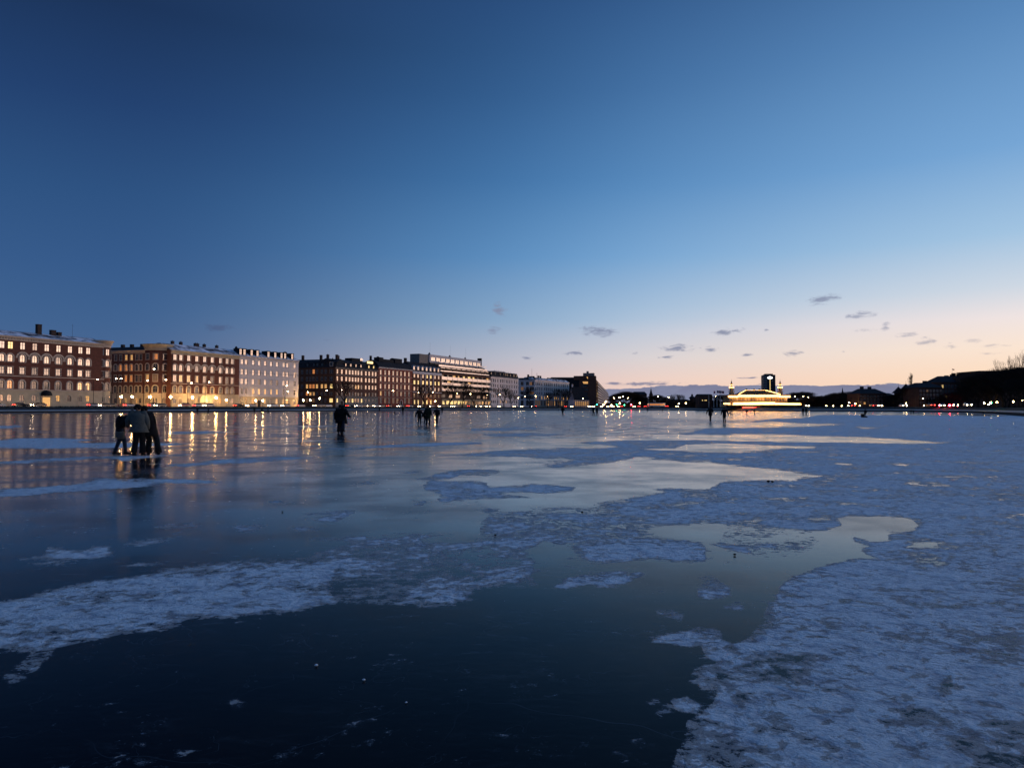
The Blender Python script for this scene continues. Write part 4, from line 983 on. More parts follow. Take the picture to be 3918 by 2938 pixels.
# --- 7. stepped modern block with balcony bands
def b7():
    f = Fac(1690, 1877)
    r = f.root('apartment_building', label='large modern stepped apartment block with long pale balcony bands', category='building', group='buildings along the lake street')
    L = f.L; Y0 = f.P0.y
    z = lambda py: zloc(zat(Y0 + .0, py))
    # bands from the left end of the facade: (top of parapet, bottom of parapet) pixel rows at x = 1690
    par = [(1440, 1452), (1463, 1473), (1485, 1495)]
    mb = MB(); fl = [2.0 * 0, z(1522), z(1497.5), z(1475), z(1452), z(1430)]
    mb.box(0, L, 1.6, 16, 0, z(1430), M['dark_brick']); mb.box(-.02, L + .02, 5.2, 16.2, z(1430) - .02, z(1388), M['dark_brick'])
    mb.build('wall', r)
    n = 10
    for k, (a, b) in enumerate(par):
        zt, zb = z(a), z(b)
        s = MB(); s.box(0, L, 0, 1.6, zb - .35, zb, M['concrete']); sl = s.build('balcony_slab', r)
        for i in range(n):
            s = MB(); u0, u1 = L * i / n, L * (i + 1) / n; s.box(u0 + .15, u1 - .15, 0, .08, zb + .05, zt, M['rail_panel']); s.build('balcony_panel', sl)
        for i in range(n):
            u0, u1 = L * i / n, L * (i + 1) / n
            o = add_window(r, (u0 + u1) / 2, zt + .15, (u1 - u0) * .86, 1.25, False, pick([('glass_low', .7), ('lit_warm', .15), ('dim_lit', .15)]) if not (k == 0 and i in (4, 5, 6)) else 'lit_yellow', 'black', None, y=1.43)
            s = MB(); s.box(u0 - .12, u0 + .12, -.05, 1.6, zb + .001, zt + 1.9, M['concrete']); s.build('fin', r)
    # top storeys, each set further back
    lv = [(0, L, 1.0, 1420, 1416, 1411), (0, L * .985, 2.4, 1401, 1394, 1388)]
    for (u0, u1, y, a, b, c_) in lv:
        s = MB(); s.box(u0, u1, y, y + 6, z(a) - .3, z(a), M['concrete']); s.box(u0, u1, y - .02, y + .07, z(a), z(b) , M['rail_panel']); bb = s.build('terrace', r)
        for i in range(n):
            q0 = u0 + (u1 - u0) * i / n; q1 = u0 + (u1 - u0) * (i + 1) / n
            s = MB(); s.box(q0 + .05, q0 + .3, y, y + .2, z(a), z(c_) + 1.2, M['concrete']); s.box(q0 + 1, q1 - .6, y + .3, y + .4, z(c_) + .7, z(c_) + 1.1, M['rail_panel']); s.build('terrace_post', bb)
    s = MB(); s.box(0, L, .0, 5.2, z(1430) , z(1430) + .3, M['concrete']); s.box(0, L, -.1, .0, z(1430) - .4, z(1426), M['brown_brick']); s.build('terrace_wall', r)
    pu0, pu1 = -7.0, L * .93
    s = MB(); s.box(pu0, pu1, 5.6, 13, z(1387), z(1357), M['white_wall']); s.box(pu0 - 12, pu0, 6.5, 14, z(1400), z(1359), M['concrete']); s.box(pu0, pu1 + 1.5, 5.0, 5.58, z(1387) - .9, z(1387), M['concrete'])
    s.box(pu1 - .2, pu1 + 1.4, 5.8, 9, z(1387), z(1345), M['dark_brick']); ph = s.build('penthouse', r)
    for i in range(11):
        u = pu0 + 1 + (pu1 - pu0 - 2) * (i + .5) / 11; add_window(ph, u, z(1381), 5.4, z(1367) - z(1381), False, 'glass', 'frame_white', None, y=5.4)
    for u in (pu0 + 5, L * .35, L * .66): 
        s = MB(); s.lathe([(.9, z(1357)), (.9, z(1357) + .5), (.3, z(1357) + 1.6), (.01, z(1357) + 1.8)], M['slate'], (u, 9), 8); s.build('ventilator', ph)
        antenna(ph, u + 1, 9, z(1357), z(1357) + 9, .035)
    # low storeys
    s = MB(); s.box(0, L, -.2, 1.6, 0, z(1526), M['beige']); s.box(0, L, .8, 1.59, z(1526), z(1505), M['dark_brick']); s.build('base', r)
    for i in range(14):
        u = L * (i + .5) / 14
        add_window(r, u, z(1547), L / 14 * .8, z(1533) - z(1547), False, 'lit_yellow' if i < 6 else pick([('dim_lit', .6), ('lit_warm', .4)]), 'black', None, y=-.37)
        if i % 2 == 0: add_window(r, u, z(1521), L / 14 * 1.2, 2.2, False, pick([('glass_low', .6), ('dim_lit', .4)]), 'black', None, y=.62)
b7()

# --- 8, 9. pale buildings further along
def b8():
    f = Fac(1878, 1984); W = 'grey_wall'
    px = [1881.5, 1888, 1895, 1905, 1915.6, 1922, 1928.5, 1937, 1943.5, 1950.5, 1959, 1968.5, 1977]
    sp = [(1531, 1542, 1.7, False, W, 'frame', None)] + [(a, b, 1.6, False, W, 'frame', None) for a, b in ((1509, 1520.5), (1489, 1501), (1469, 1481), (1449, 1462))]
    def panes(ri, ci):
        if ri == 0: return pick([('lit_warm', .4), ('glass_low', .6)])
        return pick([('glass_low', .8), ('dim_lit', .2)]) if ri == 1 else pick([('glass', .85), ('glass_low', .15)]) if ri == 2 else 'glass'
    r, cols, rows, ze = block(f, 'pale grey building with dark mansard right of the stepped modern block', px, sp, [1527, 1505, 1485, 1465, 1446], 1888, 1441, (W, W), panes, cornh=1.0)
    for k in range(5): moulding(r, f.L, rows[k]['top'] - .2, .3, W, .2)
    rf = roof_prism(r, [(-.2, ze + .02), (1.6, ze + 4.4), (12, ze + 4.4), (14, ze + .02)], f.L, 'slate')
    for x in (1881.5, 1896, 1915, 1929, 1937, 1944, 1955, 1968, 1977): dormer(rf, f.u(x), .2, ze + .5, 1.7, 2.9, 1.6, 'glass')
    mb = MB(); mb.box(f.u(1912), f.u(1950), 4, 9, ze + 4.4, ze + 5.4, M['white_wall'])
    for k in range(10): mb.tube((f.u(1905) + k * 3.4, 3, ze + 4.4), (f.u(1905) + k * 3.4, 3, ze + 6), .06, .06, M['black'], 4)
    mb.build('roof_railing', rf)
b8()
def b9():
    f = Fac(2046, 2117); W = 'grey_wall'
    def mk(f, px, lab, ref=2050):
        sp = [(1532, 1552, 2.0, False, 'trim', 'frame', None), (1514, 1527, 2.0, False, W, 'frame', None), (1498, 1509, 1.8, False, W, 'frame', None), (1480, 1493, 1.8, False, W, 'frame', None), (1461, 1474, 2.0, False, W, 'frame', None)]
        def panes(ri, ci):
            if ri == 0: return pick([('dim_lit', .5), ('lit_warm', .2), ('glass_low', .3)])
            if ri == 1: return pick([('lit_warm', .4), ('glass_low', .6)])
            return 'glass' if ri > 2 else pick([('glass', .5), ('glass_low', .5)])
        return block(f, lab, px, sp, [1530, 1511, 1495.5, 1477, 1458], ref, 1452.5, (W, W), panes, cornh=1.0)
    r, cols, rows, ze = mk(f, [2050.5, 2058, 2065, 2073, 2084, 2091, 2098, 2105, 2112.5], 'long pale office building with tall pilasters and masts on its snowy roof')
    for a, b in zip(cols, cols[1:]):
        u = (a + b) / 2; mb = MB(); mb.box(u - .45, u + .45, -.3, 0, rows[2]['z'] - .5, ze - 1, M['grey_wall']); mb.build('pilaster', r)
    rf = roof_prism(r, [(-.2, ze + .02), (4, ze + 2.4), (10, ze + 2.4), (14, ze + .02)], f.L, 'snow_roof')
    antenna(rf, f.u(2058), 6, ze + 2, ze + 11, .12); antenna(rf, f.u(2077), 6, ze + 2, ze + 7, .2); 
    for x in (2048, 2086, 2094): chimney(rf, f.u(x), 7, ze + 2, ze + 4.6, 1.6, 1.2, False)
    # angled end towards the side street
    C = f.P0; A = at(1962, C.y + 5); g = Fac(0, 0, A, C.copy())
    wing = empty('side_wing', (0, 0, 0)); wing.parent = r
    Mr = Matrix.Translation((f.P0.x, f.P0.y, GZ - .02)) @ Matrix.Rotation(f.rz, 4, 'Z')
    wing.matrix_local = Mr.inverted() @ (Matrix.Translation((A.x, A.y, GZ - .02)) @ Matrix.Rotation(g.rz, 4, 'Z'))
    mb = MB(); rws = [dict(q, w=2.6, mat=W) for q in rows]
    facade(wing, mb, g.L, [g.u(x) for x in (1980, 1998, 2018, 2031, 2040)], rws, 0, ze, lambda ri, ci: pick([('glass_low', .85), ('dim_lit', .15)])); shell(mb, g.L, 12, 0, ze, M[W]); mb.build('wall', wing)
    cornice(wing, g.L, ze, .9, W, False)
    mb = MB(); mb.prism([(-.2, ze + .02), (3, ze + 1.8), (9, ze + 1.8), (12, ze + .02)], 0, g.L, M['slate']); mb.box(g.u(2012), g.u(2038), 5, 9, ze + 1.8, ze + 3.4, M['slate']); mb.build('roof', wing)
    f2 = Fac(2117.5, 2178)
    r, cols, rows, ze = mk(f2, [2122, 2129, 2136, 2142.5, 2149.5, 2156.5, 2163, 2170.5], 'pale building with a snow striped roof left of the small chapel')
    rf = roof_prism(r, [(-.2, ze + .02), (4, ze + 2.6), (10, ze + 2.6), (14, ze + .02)], f2.L, 'snow_roof')
    for x in (2125, 2138, 2152, 2165): chimney(rf, f2.u(x), 8, ze + 2, ze + 3.6, 1.3, 1.2, False)
b9()

# --- chapel with steep slate roof
def chapel():
    Y = 560.0; m = Y / F
    r = empty('chapel', (at(2197, Y).x, Y, GZ - .02), R(24), label='small chapel with steep slate roof and yellow lit buttressed wall', category='chapel')
    L = 13.5; D = 9.5; ze = zloc(zat(Y, 1529)); zr = zloc(zat(Y, 1479)); mb = MB()
    shell(mb, L, D, 0, ze, M['grey_wall'], front=True)
    mb.face([(0, 0, ze), (0, D, ze), (0, D / 2, zr)][::-1], M['grey_wall']); mb.face([(0, 0, ze), (0, D / 2, zr), (0, D, ze)], M['grey_wall']); mb.build('wall', r)
    mb = MB(); mb.face([(-.4, -.5, ze - .2), (L + .2, -.5, ze - .2), (L - 3, D / 2, zr), (-.4, D / 2, zr)], M['slate']); mb.face([(-.4, D + .5, ze - .2), (-.4, D / 2, zr), (L - 3, D / 2, zr), (L + .2, D + .5, ze - .2)], M['slate'])
    mb.face([(L + .2, -.5, ze - .2), (L + .2, D + .5, ze - .2), (L - 3, D / 2, zr)], M['slate']); rf = mb.build('roof', r)
    mb = MB(); mb.box(.4, 1.4, D / 2 - .5, D / 2 + .5, zr - .3, zr + 2, M['grey_wall']); mb.lathe([(.8, zr + 2), (.35, zr + 3), (.05, zr + 5.2)], M['slate'], (.9, D / 2), 6); mb.build('bell_turret', rf)
    for i in range(8):
        u = .4 + i * (L - .8) / 7; mb = MB(); mb.box(u - .22, u + .22, -.7, 0, 0, ze - .8, M['trim']); mb.build('buttress', r)
    for i in range(7):
        u = .4 + (i + .5) * (L - .8) / 7; add_window(r, u, 1.2, .9, ze - 2.6, True, 'lit_warm', 'frame', None, y=-.2)
chapel()

# --- long modern brick block whose balconies run away from us
def b10():
    Y = 640.0; P0 = at(2282, Y); d = Vector((.154, 1)).normalized(); rz = math.atan2(d.y, d.x)
    r = empty('apartment_building', (P0.x, P0.y, GZ - .02), rz, label='tall dark brick slab with receding balconies behind the street crossing', category='building', group='buildings along the lake street')
    ze = zloc(zat(Y, 1453)); L = 560; mb = MB(); W = 15.4
    mb.box(0, L, 0, W, 0, ze, M['brown_brick']); mb.build('wall', r)
    mb = MB(); mb.box(-.3, 14, .5, W + 5, ze, ze + 3.6, M['brown_brick']); mb.box(1, 12, 2, 12, ze + 3.6, ze + 6.2, M['concrete']); mb.box(3, 5, 7, 9, ze + 6.2, ze + 8, M['concrete']); mb.build('stair_tower', r)
    for k in range(8):
        zz = 4 + k * (ze - 5) / 8; mb = MB(); mb.box(2, L, -1.4, 0, zz - .2, zz, M['concrete']); mb.box(2, L, -1.45, -1.35, zz, zz + 1.0, M['rail_panel'])
        b_ = mb.build('balcony', r)
    rr = random.Random(5)
    for k in range(44):
        u = 4 + (k / 44) ** 1.6 * (L - 20); zz = 4 + rr.randint(0, 7) * (ze - 5) / 8
        s = MB(); s.box(u, u + 1.6 + u * .008, -.06, -.01, zz + .9, zz + 2.2, M['lit_yellow'] if rr.random() < .5 else M['lit_warm']); s.build('window', r)
    for j, (py, pn) in enumerate(((1446, 'lit_warm'), (1464, 'lit_warm'), (1477, 'glass_low'), (1491, 'glass_low'), (1505, 'glass_low'))):
        z = zloc(zat(Y, py)); o = add_window(r, 0, z - 1, 6.0, 2.1, False, pn, 'black', None); o.rotation_euler.z = R(-90); o.location = (-.18 - (.25 if j == 0 else 0), 10.5, z - 1)
    # low wing to the left, behind the pale buildings
    Y2 = 790.0; A, B = at(2096, Y2), at(2240, Y2)
    q = empty('office_block', (A.x, A.y, GZ - .02), 0, label='long low dark office block rising behind the pale buildings and chapel', category='building')
    mb = MB(); mb.box(0, B.x - A.x, 0, 16, 0, zloc(zat(Y2, 1446)), M['slate']); mb.build('wall', q)
    mb = MB(); mb.box(4, B.x - A.x - 4, 2, 14, zloc(zat(Y2, 1446)), zloc(zat(Y2, 1443)), M['concrete']); mb.build('roof', q)
b10()

# ------------------------------------------------------------------ labels for repeats
def side_words(px):
    for lim, w in ((420, 'the leftmost red palace'), (650, 'the round corner tower'), (914, 'the lamp-lit cream palace front'), (1144, 'the white dormered building'),
                   (1285, 'the dark side wing'), (1447, 'the dark mansard building'), (1578, 'the narrow red brick building'), (1690, 'the round-dormered building'),
                   (1880, 'the stepped modern block'), (1985, 'the pale grey building'), (2178, 'the long pale buildings'), (2260, 'the chapel'), (2345, 'the tall brick slab'),
                   (2480, 'the dark tree mound'), (2710, 'the church spire gap'), (3065, 'the illuminated pavilion'), (3250, 'the trees beside the pavilion'), (3400, 'the hipped roof house'),
                   (3520, 'the pointed turret roofs'), (3700, 'the flag-topped brick house'), (9999, 'the wooded right edge')):
        if px < lim: return w
class Reg:
    def __init__(s): s.d = {}
    def add(s, o, px, desc, prep='before'):
        s.d.setdefault((desc, prep, side_words(px)), []).append((px, o))
    def flush(s):
        for (desc, prep, w), L in s.d.items():
            L.sort(key=lambda t: t[0]); n = len(L)
            for i, (_, o) in enumerate(L):
                if n == 1: q = f'{desc} {prep} {w}'
                elif i == 0: q = f'{desc} {prep} {w}, leftmost one'
                elif i == n - 1: q = f'{desc} {prep} {w}, rightmost one'
                else: q = f'{desc} {prep} {w}, {ORD[i]} from left'
                o['label'] = q
REG = Reg()

# ------------------------------------------------------------------ lamps
def lamp_mesh(h, kind, glow, r):
    root = empty('street_lamp', (0, 0, 0), category='street lamp', group='street lamps round the lake')
    mb = MB()
    if kind == 'post':
        mb.tube((0, 0, 0), (0, 0, h - r), .09, .05, M['black'], 6); mb.lathe([(.16, 0), (.16, .5), (.09, .7)], M['black'], (0, 0), 8); mb.build('pole', root)
        mb = MB(); mb.ball((0, 0, h), r, M[glow], 10, 8); mb.build('lamp_globe', root, True)
    elif kind == 'arm':
        mb.tube((0, 0, 0), (0, 0, h - .6), .12, .07, M['black'], 6); mb.tube((0, 0, h - .6), (1.3, 0, h), .06, .05, M['black'], 5); mb.build('pole', root)
        mb = MB(); mb.box(1.0, 2.0, -.18, .18, h - .02, h + .12, M['black']); mb.build('lamp_housing', root)
        mb = MB(); mb.ball((1.5, 0, h - .12), r, M[glow], 8, 6, .5); mb.build('lamp_glass', root, True)
    return root
PROTO = {}
def lamp(px, py, Y, kind, glow, r, gname=None):
    h = zat(Y, py) - GZ
    hk = round(h * 2) / 2; key = (kind, glow, r, hk)
    if key not in PROTO: o = PROTO[key] = lamp_mesh(hk, kind, glow, r)
    else: o = copy_tree(PROTO[key])
    p = at(px, Y); o.location = (p.x - (1.5 if kind == 'arm' else 0), p.y, GZ)
    return o
for px, py in ((464, 1520), (506, 1520), (574, 1520), (653, 1520), (737, 1522), (827, 1522)):
    o = lamp(px, py, min(fac(max(px, 600)).y, fac(px).y + 30) - 4.5, 'post', 'lamp', .40); REG.add(o, px, 'bright globe lamp on a short post')
for px, py in ((866, 1529), (979, 1533), (1006, 1533), (1161, 1530), (1187, 1530), (1222, 1525), (1178, 1500), (1665, 1535)):
    o = lamp(px, py, fac(px).y - 8, 'post', 'lamp', .30); REG.add(o, px, 'small globe lamp on a short post')
for px, py in ((373, 1450), (443, 1448), (462, 1450), (588, 1413), (564, 1453), (634, 1454), (732, 1466), (799, 1462), (1097, 1476), (1101, 1496), (1250, 1493), (1308, 1491), (1504, 1496), (1601, 1500), (1656, 1498),
               (1750, 1505), (1800, 1505), (1864, 1510), (1912, 1510), (1983, 1523), (2009, 1514), (2049, 1516), (2095, 1515), (2230, 1524)):
    o = lamp(px, py, shore_y(px) + 30, 'arm', 'lamp_white' if px < 1400 else 'lamp_small', .28); REG.add(o, px, 'tall street lamp with a side arm')
for px, py in ((2318, 1538), (2310, 1547), (2339, 1549), (2371, 1520), (2383, 1517), (2402, 1522), (2349, 1523), (2371, 1541), (2447, 1543), (2485, 1543), (2517, 1518), (2558, 1519), (2597, 1543), (2624, 1543), (2738, 1516),
               (3041, 1515), (3074, 1515), (3093, 1518), (3162, 1553), (3188, 1553), (3220, 1553), (3249, 1542), (3272, 1543), (3253, 1553), (3289, 1553), (3331, 1553), (3375, 1551), (3268, 1515), (3302, 1518), (3459, 1511),
               (3471, 1520), (3485, 1521), (3466, 1542), (3531, 1523), (3534, 1551), (3765, 1543), (3814, 1538), (3877, 1533), (3913, 1532), (3789, 1540), (3782, 1551)):
    Yl = shore_y(px) + (24 if py > 1530 else 32)
    if px > 3700: Yl = shore_y(px) + 12
    kind = 'arm' if py < 1526 else 'post'
    big = .26 if px < 2640 else .17
    o = lamp(px, py, Yl, kind, 'lamp' if px < 2400 else 'lamp_small', big if px < 3700 else .16); REG.add(o, px, 'street lamp with side arm' if kind == 'arm' else 'low globe street lamp')

# traffic lights
def signal(px, py, col):
    Y = shore_y(px) + 22; h = zat(Y, py) - GZ
    key = ('sig', col, round(h * 2) / 2)
    if key not in PROTO:
        root = PROTO[key] = empty('traffic_light', (0, 0, 0), category='traffic light', group='traffic lights at the crossings'); h2 = key[2]
        mb = MB(); mb.tube((0, .12, 0), (0, .12, h2 + .6), .07, .07, M['black'], 6); mb.build('pole', root)
        mb = MB(); mb.box(-.2, .2, -.05, .2, h2 - .75, h2 + .45, M['black']); mb.build('signal_head', root)
        mb = MB(); mb.ball((0, -.1, h2), .3 if col == 'red_signal' else .22, M[col], 8, 6); mb.build('signal_lens', root, True)
        o = root
    else: o = copy_tree(PROTO[key])
    p = at(px, Y); o.location = (p.x, p.y, GZ); REG.add(o, px, ('red' if col[0] == 'r' else 'green') + ' traffic light')
for px, py in ((2415, 1548), (3594, 1551), (3632, 1550), (3662, 1553)): signal(px, py, 'red_signal')
for px, py in ((2284, 1547), (2359, 1547), (2389, 1551), (3790, 1540)): signal(px, py, 'green_signal')

# ------------------------------------------------------------------ vehicles
CARP = [pmat('car_paint_black', (.012, .012, .014), .25), pmat('car_paint_silver', (.35, .36, .38), .3), pmat('car_paint_white', (.6, .6, .6), .3), pmat('car_paint_red', (.28, .02, .015), .3)]
WINDSCREEN = pmat('car_glass', (.01, .012, .015), .08)
TYRE = pmat('tyre_rubber', (.012, .012, .012), .8); RIM = pmat('wheel_rim', (.3, .3, .32), .35, metal=1)
def car_proto(i, suv=False):
    c = CARP[i]; k = 1.12 if suv else 1.0
    root = empty('car', (0, 0, 0), category='car', group='cars along the lake street')
    mb = MB(); W = .88
    side = [(-2.15, .35), (-2.2, .75 * k), (-2.0, .95 * k), (-1.15, 1.0 * k), (1.55, 1.02 * k), (2.1, .95 * k), (2.2, .7), (2.15, .35)]
    n = len(side); i0 = len(mb.v)
    for y, s_ in ((-W, 1), (W, 1)): mb.v += [(x, y, z) for x, z in side]
    ci = mb.mi(c)
    for a in range(n):
        b = (a + 1) % n; mb.f.append((i0 + a, i0 + b, i0 + n + b, i0 + n + a)); mb.m.append(ci)
    mb.f.append(tuple(i0 + a for a in range(n))); mb.m.append(ci); mb.f.append(tuple(i0 + n + a for a in reversed(range(n)))); mb.m.append(ci)
    top = 1.62 if suv else 1.42; w2 = .68
    cab0 = [(-1.0, -W + .04, 1.0 * k), (1.75, -W + .04, 1.02 * k), (1.75, W - .04, 1.02 * k), (-1.0, W - .04, 1.0 * k)]
    cab1 = [(-.35, -w2, top), (1.2, -w2, top), (1.2, w2, top), (-.35, w2, top)]
    mb.face(cab1, c); body = mb.build('body', root)
    gl = MB()
    for a in range(4):
        b = (a + 1) % 4; gl.face([cab0[a], cab0[b], cab1[b], cab1[a]], WINDSCREEN)
    gl.build('windows', root)
    for x in (-1.35, 1.35):
        for y in (-W + .08, W - .08):
            w = MB(); w.tube((x, y - .1, .33), (x, y + .1, .33), .33, .33, TYRE, 12); wo = w.build('wheel', root)
            w = MB(); sg = -1 if y < 0 else 1; w.tube((x, y + sg * .1, .33), (x, y + sg * .125, .33), .2, .18, RIM, 10); w.build('rim', wo)
    for y in (-.62, .62):
        h = MB(); h.ball((-2.2, y, .68), .12, M['headlight'], 8, 6); h.build('headlight', root)
        h = MB(); h.ball((2.2, y, .78), .14, M['taillight'], 8, 6, .8); h.build('taillight', root)
    return root
CARS = {}
def car(px, Y, ang, i, suv=False):
    k = (i, suv)
    if k not in CARS: o = CARS[k] = car_proto(i, suv)
    else: o = copy_tree(CARS[k])
    p = at(px, Y); o.location = (p.x, p.y, GZ - .115); o.rotation_euler = (0, 0, ang)
    REG.add(o, px, ('black', 'silver', 'white', 'red')[i] + (' tall car' if suv else ' car') + (' showing its headlights' if math.cos(ang - LANE) > 0 else ' showing its red tail lights'))
LANE = math.atan2(1, .46)                      # car front is -x, so this heading drives towards us
for px, tow, i, suv in ((-10, 0, 1, 0), (80, 0, 0, 0), (150, 1, 0, 0), (361, 0, 1, 0), (405, 1, 0, 0), (430, 0, 0, 0), (498, 0, 2, 0), (590, 0, 1, 1), (615, 1, 0, 0), (708, 1, 3, 1), (760, 0, 2, 0), (800, 1, 1, 0), (915, 0, 0, 0), (962, 1, 1, 0),
                        (1045, 1, 2, 0), (1095, 1, 1, 0), (1150, 0, 1, 0), (1215, 1, 0, 0), (1232, 1, 0, 0), (1255, 1, 2, 0), (1338, 0, 0, 0), (1372, 1, 1, 0), (1388, 1, 0, 0), (1412, 1, 0, 0), (1440, 1, 1, 0), (1460, 1, 0, 0), (1492, 0, 3, 0),
                        (1532, 1, 1, 0), (1570, 0, 1, 0), (1612, 1, 0, 0), (1650, 1, 1, 0), (1688, 1, 0, 0), (1735, 1, 0, 0), (1742, 1, 1, 0), (1800, 0, 0, 0), (1825, 1, 0, 0), (1842, 1, 2, 0), (1866, 1, 0, 0), (1876, 1, 1, 0), (1915, 1, 2, 0),
                        (1972, 1, 0, 0), (2000, 1, 1, 0), (2036, 1, 0, 0), (2052, 0, 0, 0), (2168, 0, 3, 0), (2192, 1, 0, 0)):
    car(px, shore_y(px) + 26 + (0 if tow else 5), LANE + (0 if tow else math.pi) + random.uniform(-.05, .05), i, bool(suv))
for px, i, a in ((2250, 2, 100), (2262, 3, 85), (2272, 1, 80), (2300, 1, 95), (2330, 0, 60), (2345, 2, 80), (2362, 0, 95), (2378, 3, 265), (2428, 0, 70), (2446, 1, 255), (2470, 0, 250), (2550, 3, 265), (2590, 0, 80), (2680, 1, 80), (2815, 1, 80),
                 (2830, 0, 75), (3086, 0, 80), (3250, 3, 70), (3258, 0, 262), (3362, 1, 75), (3340, 0, 262), (3455, 1, 80), (3560, 3, 262), (3605, 1, 60), (3655, 0, 60), (3702, 1, 70)):
    car(px, shore_y(px) + 19, R(a), i)

def bus():
    root = empty('bus', (at(2512, shore_y(2512) + 18).x, shore_y(2512) + 18, GZ - .115), R(5), label='pale city bus with a row of lit windows left of the pavilion', category='bus')
    mb = MB(); mb.box(-5.8, 5.8, -1.25, 1.25, .4, 2.9, CARP[2]); mb.box(-5.5, 5.5, -1.1, 1.1, 2.9, 3.05, CARP[2]); mb.build('body', root)
    for k in range(6):
        w = MB(); w.box(-5.2 + k * 1.75, -3.7 + k * 1.75, -1.29, -1.26, 1.4, 2.5, M['lit_orange']); w.build('window', root)
    for x in (-3.6, 3.4):
        for y in (-1.1, 1.1):
            w = MB(); w.tube((x, y - .15, .48), (x, y + .15, .48), .48, .48, TYRE, 12); w.build('wheel', root)
bus()

# ------------------------------------------------------------------ trees
def tree_mesh(seed, H=11, spread=.5, depth=6, trunk=.28, kids=3, fork=.26, crown='wide', twigs=1):
    rnd = random.Random(seed); tr = MB(); cr = MB()
    def grow(p, d, L, r, lv):
        q = p; dd = d.copy(); seg = 3 if lv > 2 else 2
        for k in range(seg):
            dd = (dd + Vector((rnd.uniform(-.16, .16), rnd.uniform(-.16, .16), rnd.uniform(-.05, .12)))).normalized()
            nx = q + dd * (L / seg); r2 = r * (1 - .3 / seg * (k + 1)) if k else r * .92
            (tr if lv >= depth - 1 else cr).tube(q, nx, max(r * (1 - .25 * k / seg), .012), max(r2 * (1 - .25 * k / seg), .010), M['bark'] if lv > 1 else M['twig'], 5 if lv >= depth - 2 else 3, False)
            q = nx
            if lv < depth - 1 and lv > 0 and k < seg - 1 and rnd.random() < .75:
                a = rnd.uniform(0, 2 * math.pi); side = (dd + Vector((math.cos(a), math.sin(a), .25)) * .9).normalized()
                grow(q, side, L * .55, r * .5, min(lv - 1, 2) if lv > 1 else 0)
        if lv == 0: return
        n = kids if lv > 1 else kids + twigs - 1
        a0 = rnd.uniform(0, 6.28)
        for k in range(n):
            a = a0 + 2 * math.pi * k / n + rnd.uniform(-.4, .4)
            sp = spread * rnd.uniform(.7, 1.3) * (1.25 if lv == depth else 1)
            nd = (dd + Vector((math.cos(a) * sp, math.sin(a) * sp, {'wide': .22, 'dome': .34, 'open': .42}.get(crown, .5)))).normalized()
            grow(q, nd, L * rnd.uniform(.68, .86) if lv < depth else H * .24, r * .62, lv - 1)
    grow(Vector((0, 0, -.3)), Vector((0, 0, 1)), H * fork, trunk, depth)
    return tr.mesh('trunk'), cr.mesh('crown')
def tree_thing(meshes, name, loc, sc, rz, **p):
    root = empty(name, loc, rz, **p); root.scale = (sc, sc, sc) if not isinstance(sc, tuple) else sc
    for n, me in zip(('trunk', 'crown'), meshes):
        o = bpy.data.objects.new(n, me); COL.objects.link(o); o.parent = root
    return root
TM = [tree_mesh(s, 12, .62, 5, .34, 3, .22, 'wide', 2) for s in (11, 12, 13)]
TD = [tree_mesh(s, 12, .62, 5, .26, 4, .12, 'dome', 3) for s in (21, 22, 23)]
TO = [tree_mesh(s, 12, .42, 5, .26, 2, .34, 'open', 2) for s in (41, 42, 43)]
TP = [tree_mesh(s, 12, .22, 5, .25, 3, .18, 'tall', 2) for s in (31,)]
def hts(meshes): 
    z = [0.0]
    for me in meshes:
        a = np.zeros(len(me.vertices) * 3, np.float32); me.vertices.foreach_get('co', a); z.append(float(a[2::3].max()))
    return max(z)
HT = {id(m[0]): hts(m) for m in TM + TD + TP + TO}
def tree(px, pytop, Y, meshes, name='bare_tree', desc='leafless street tree', wide=1.0, prep='before', base=None):
    z0 = GZ if base is None else base
    h = zat(Y, pytop) - z0; s = h / HT[id(meshes[0])]
    p = at(px, Y); o = tree_thing(meshes, name, (p.x, p.y, z0), (s * wide, s * wide, s), random.uniform(0, 6.28), category='tree', group='bare winter trees')
    REG.add(o, px, desc, prep); return o
for i, (px, py, w) in enumerate(((1320, 1452, 1.15), (1622, 1466, 1.1), (1721, 1464, 1.1), (1769, 1462, 1.15), (1815, 1480, 1.0), (1855, 1478, 1.05), (1928, 1478, 1.1), (1955, 1497, 1.0), (2026, 1480, 1.15), (2095, 1500, 1.0), (2136, 1486, 1.0), (2163, 1486, 1.05))):
    tree(px, py, shore_y(px) + 10, TM[i % 3], desc='leafless street tree on the bank', wide=w)
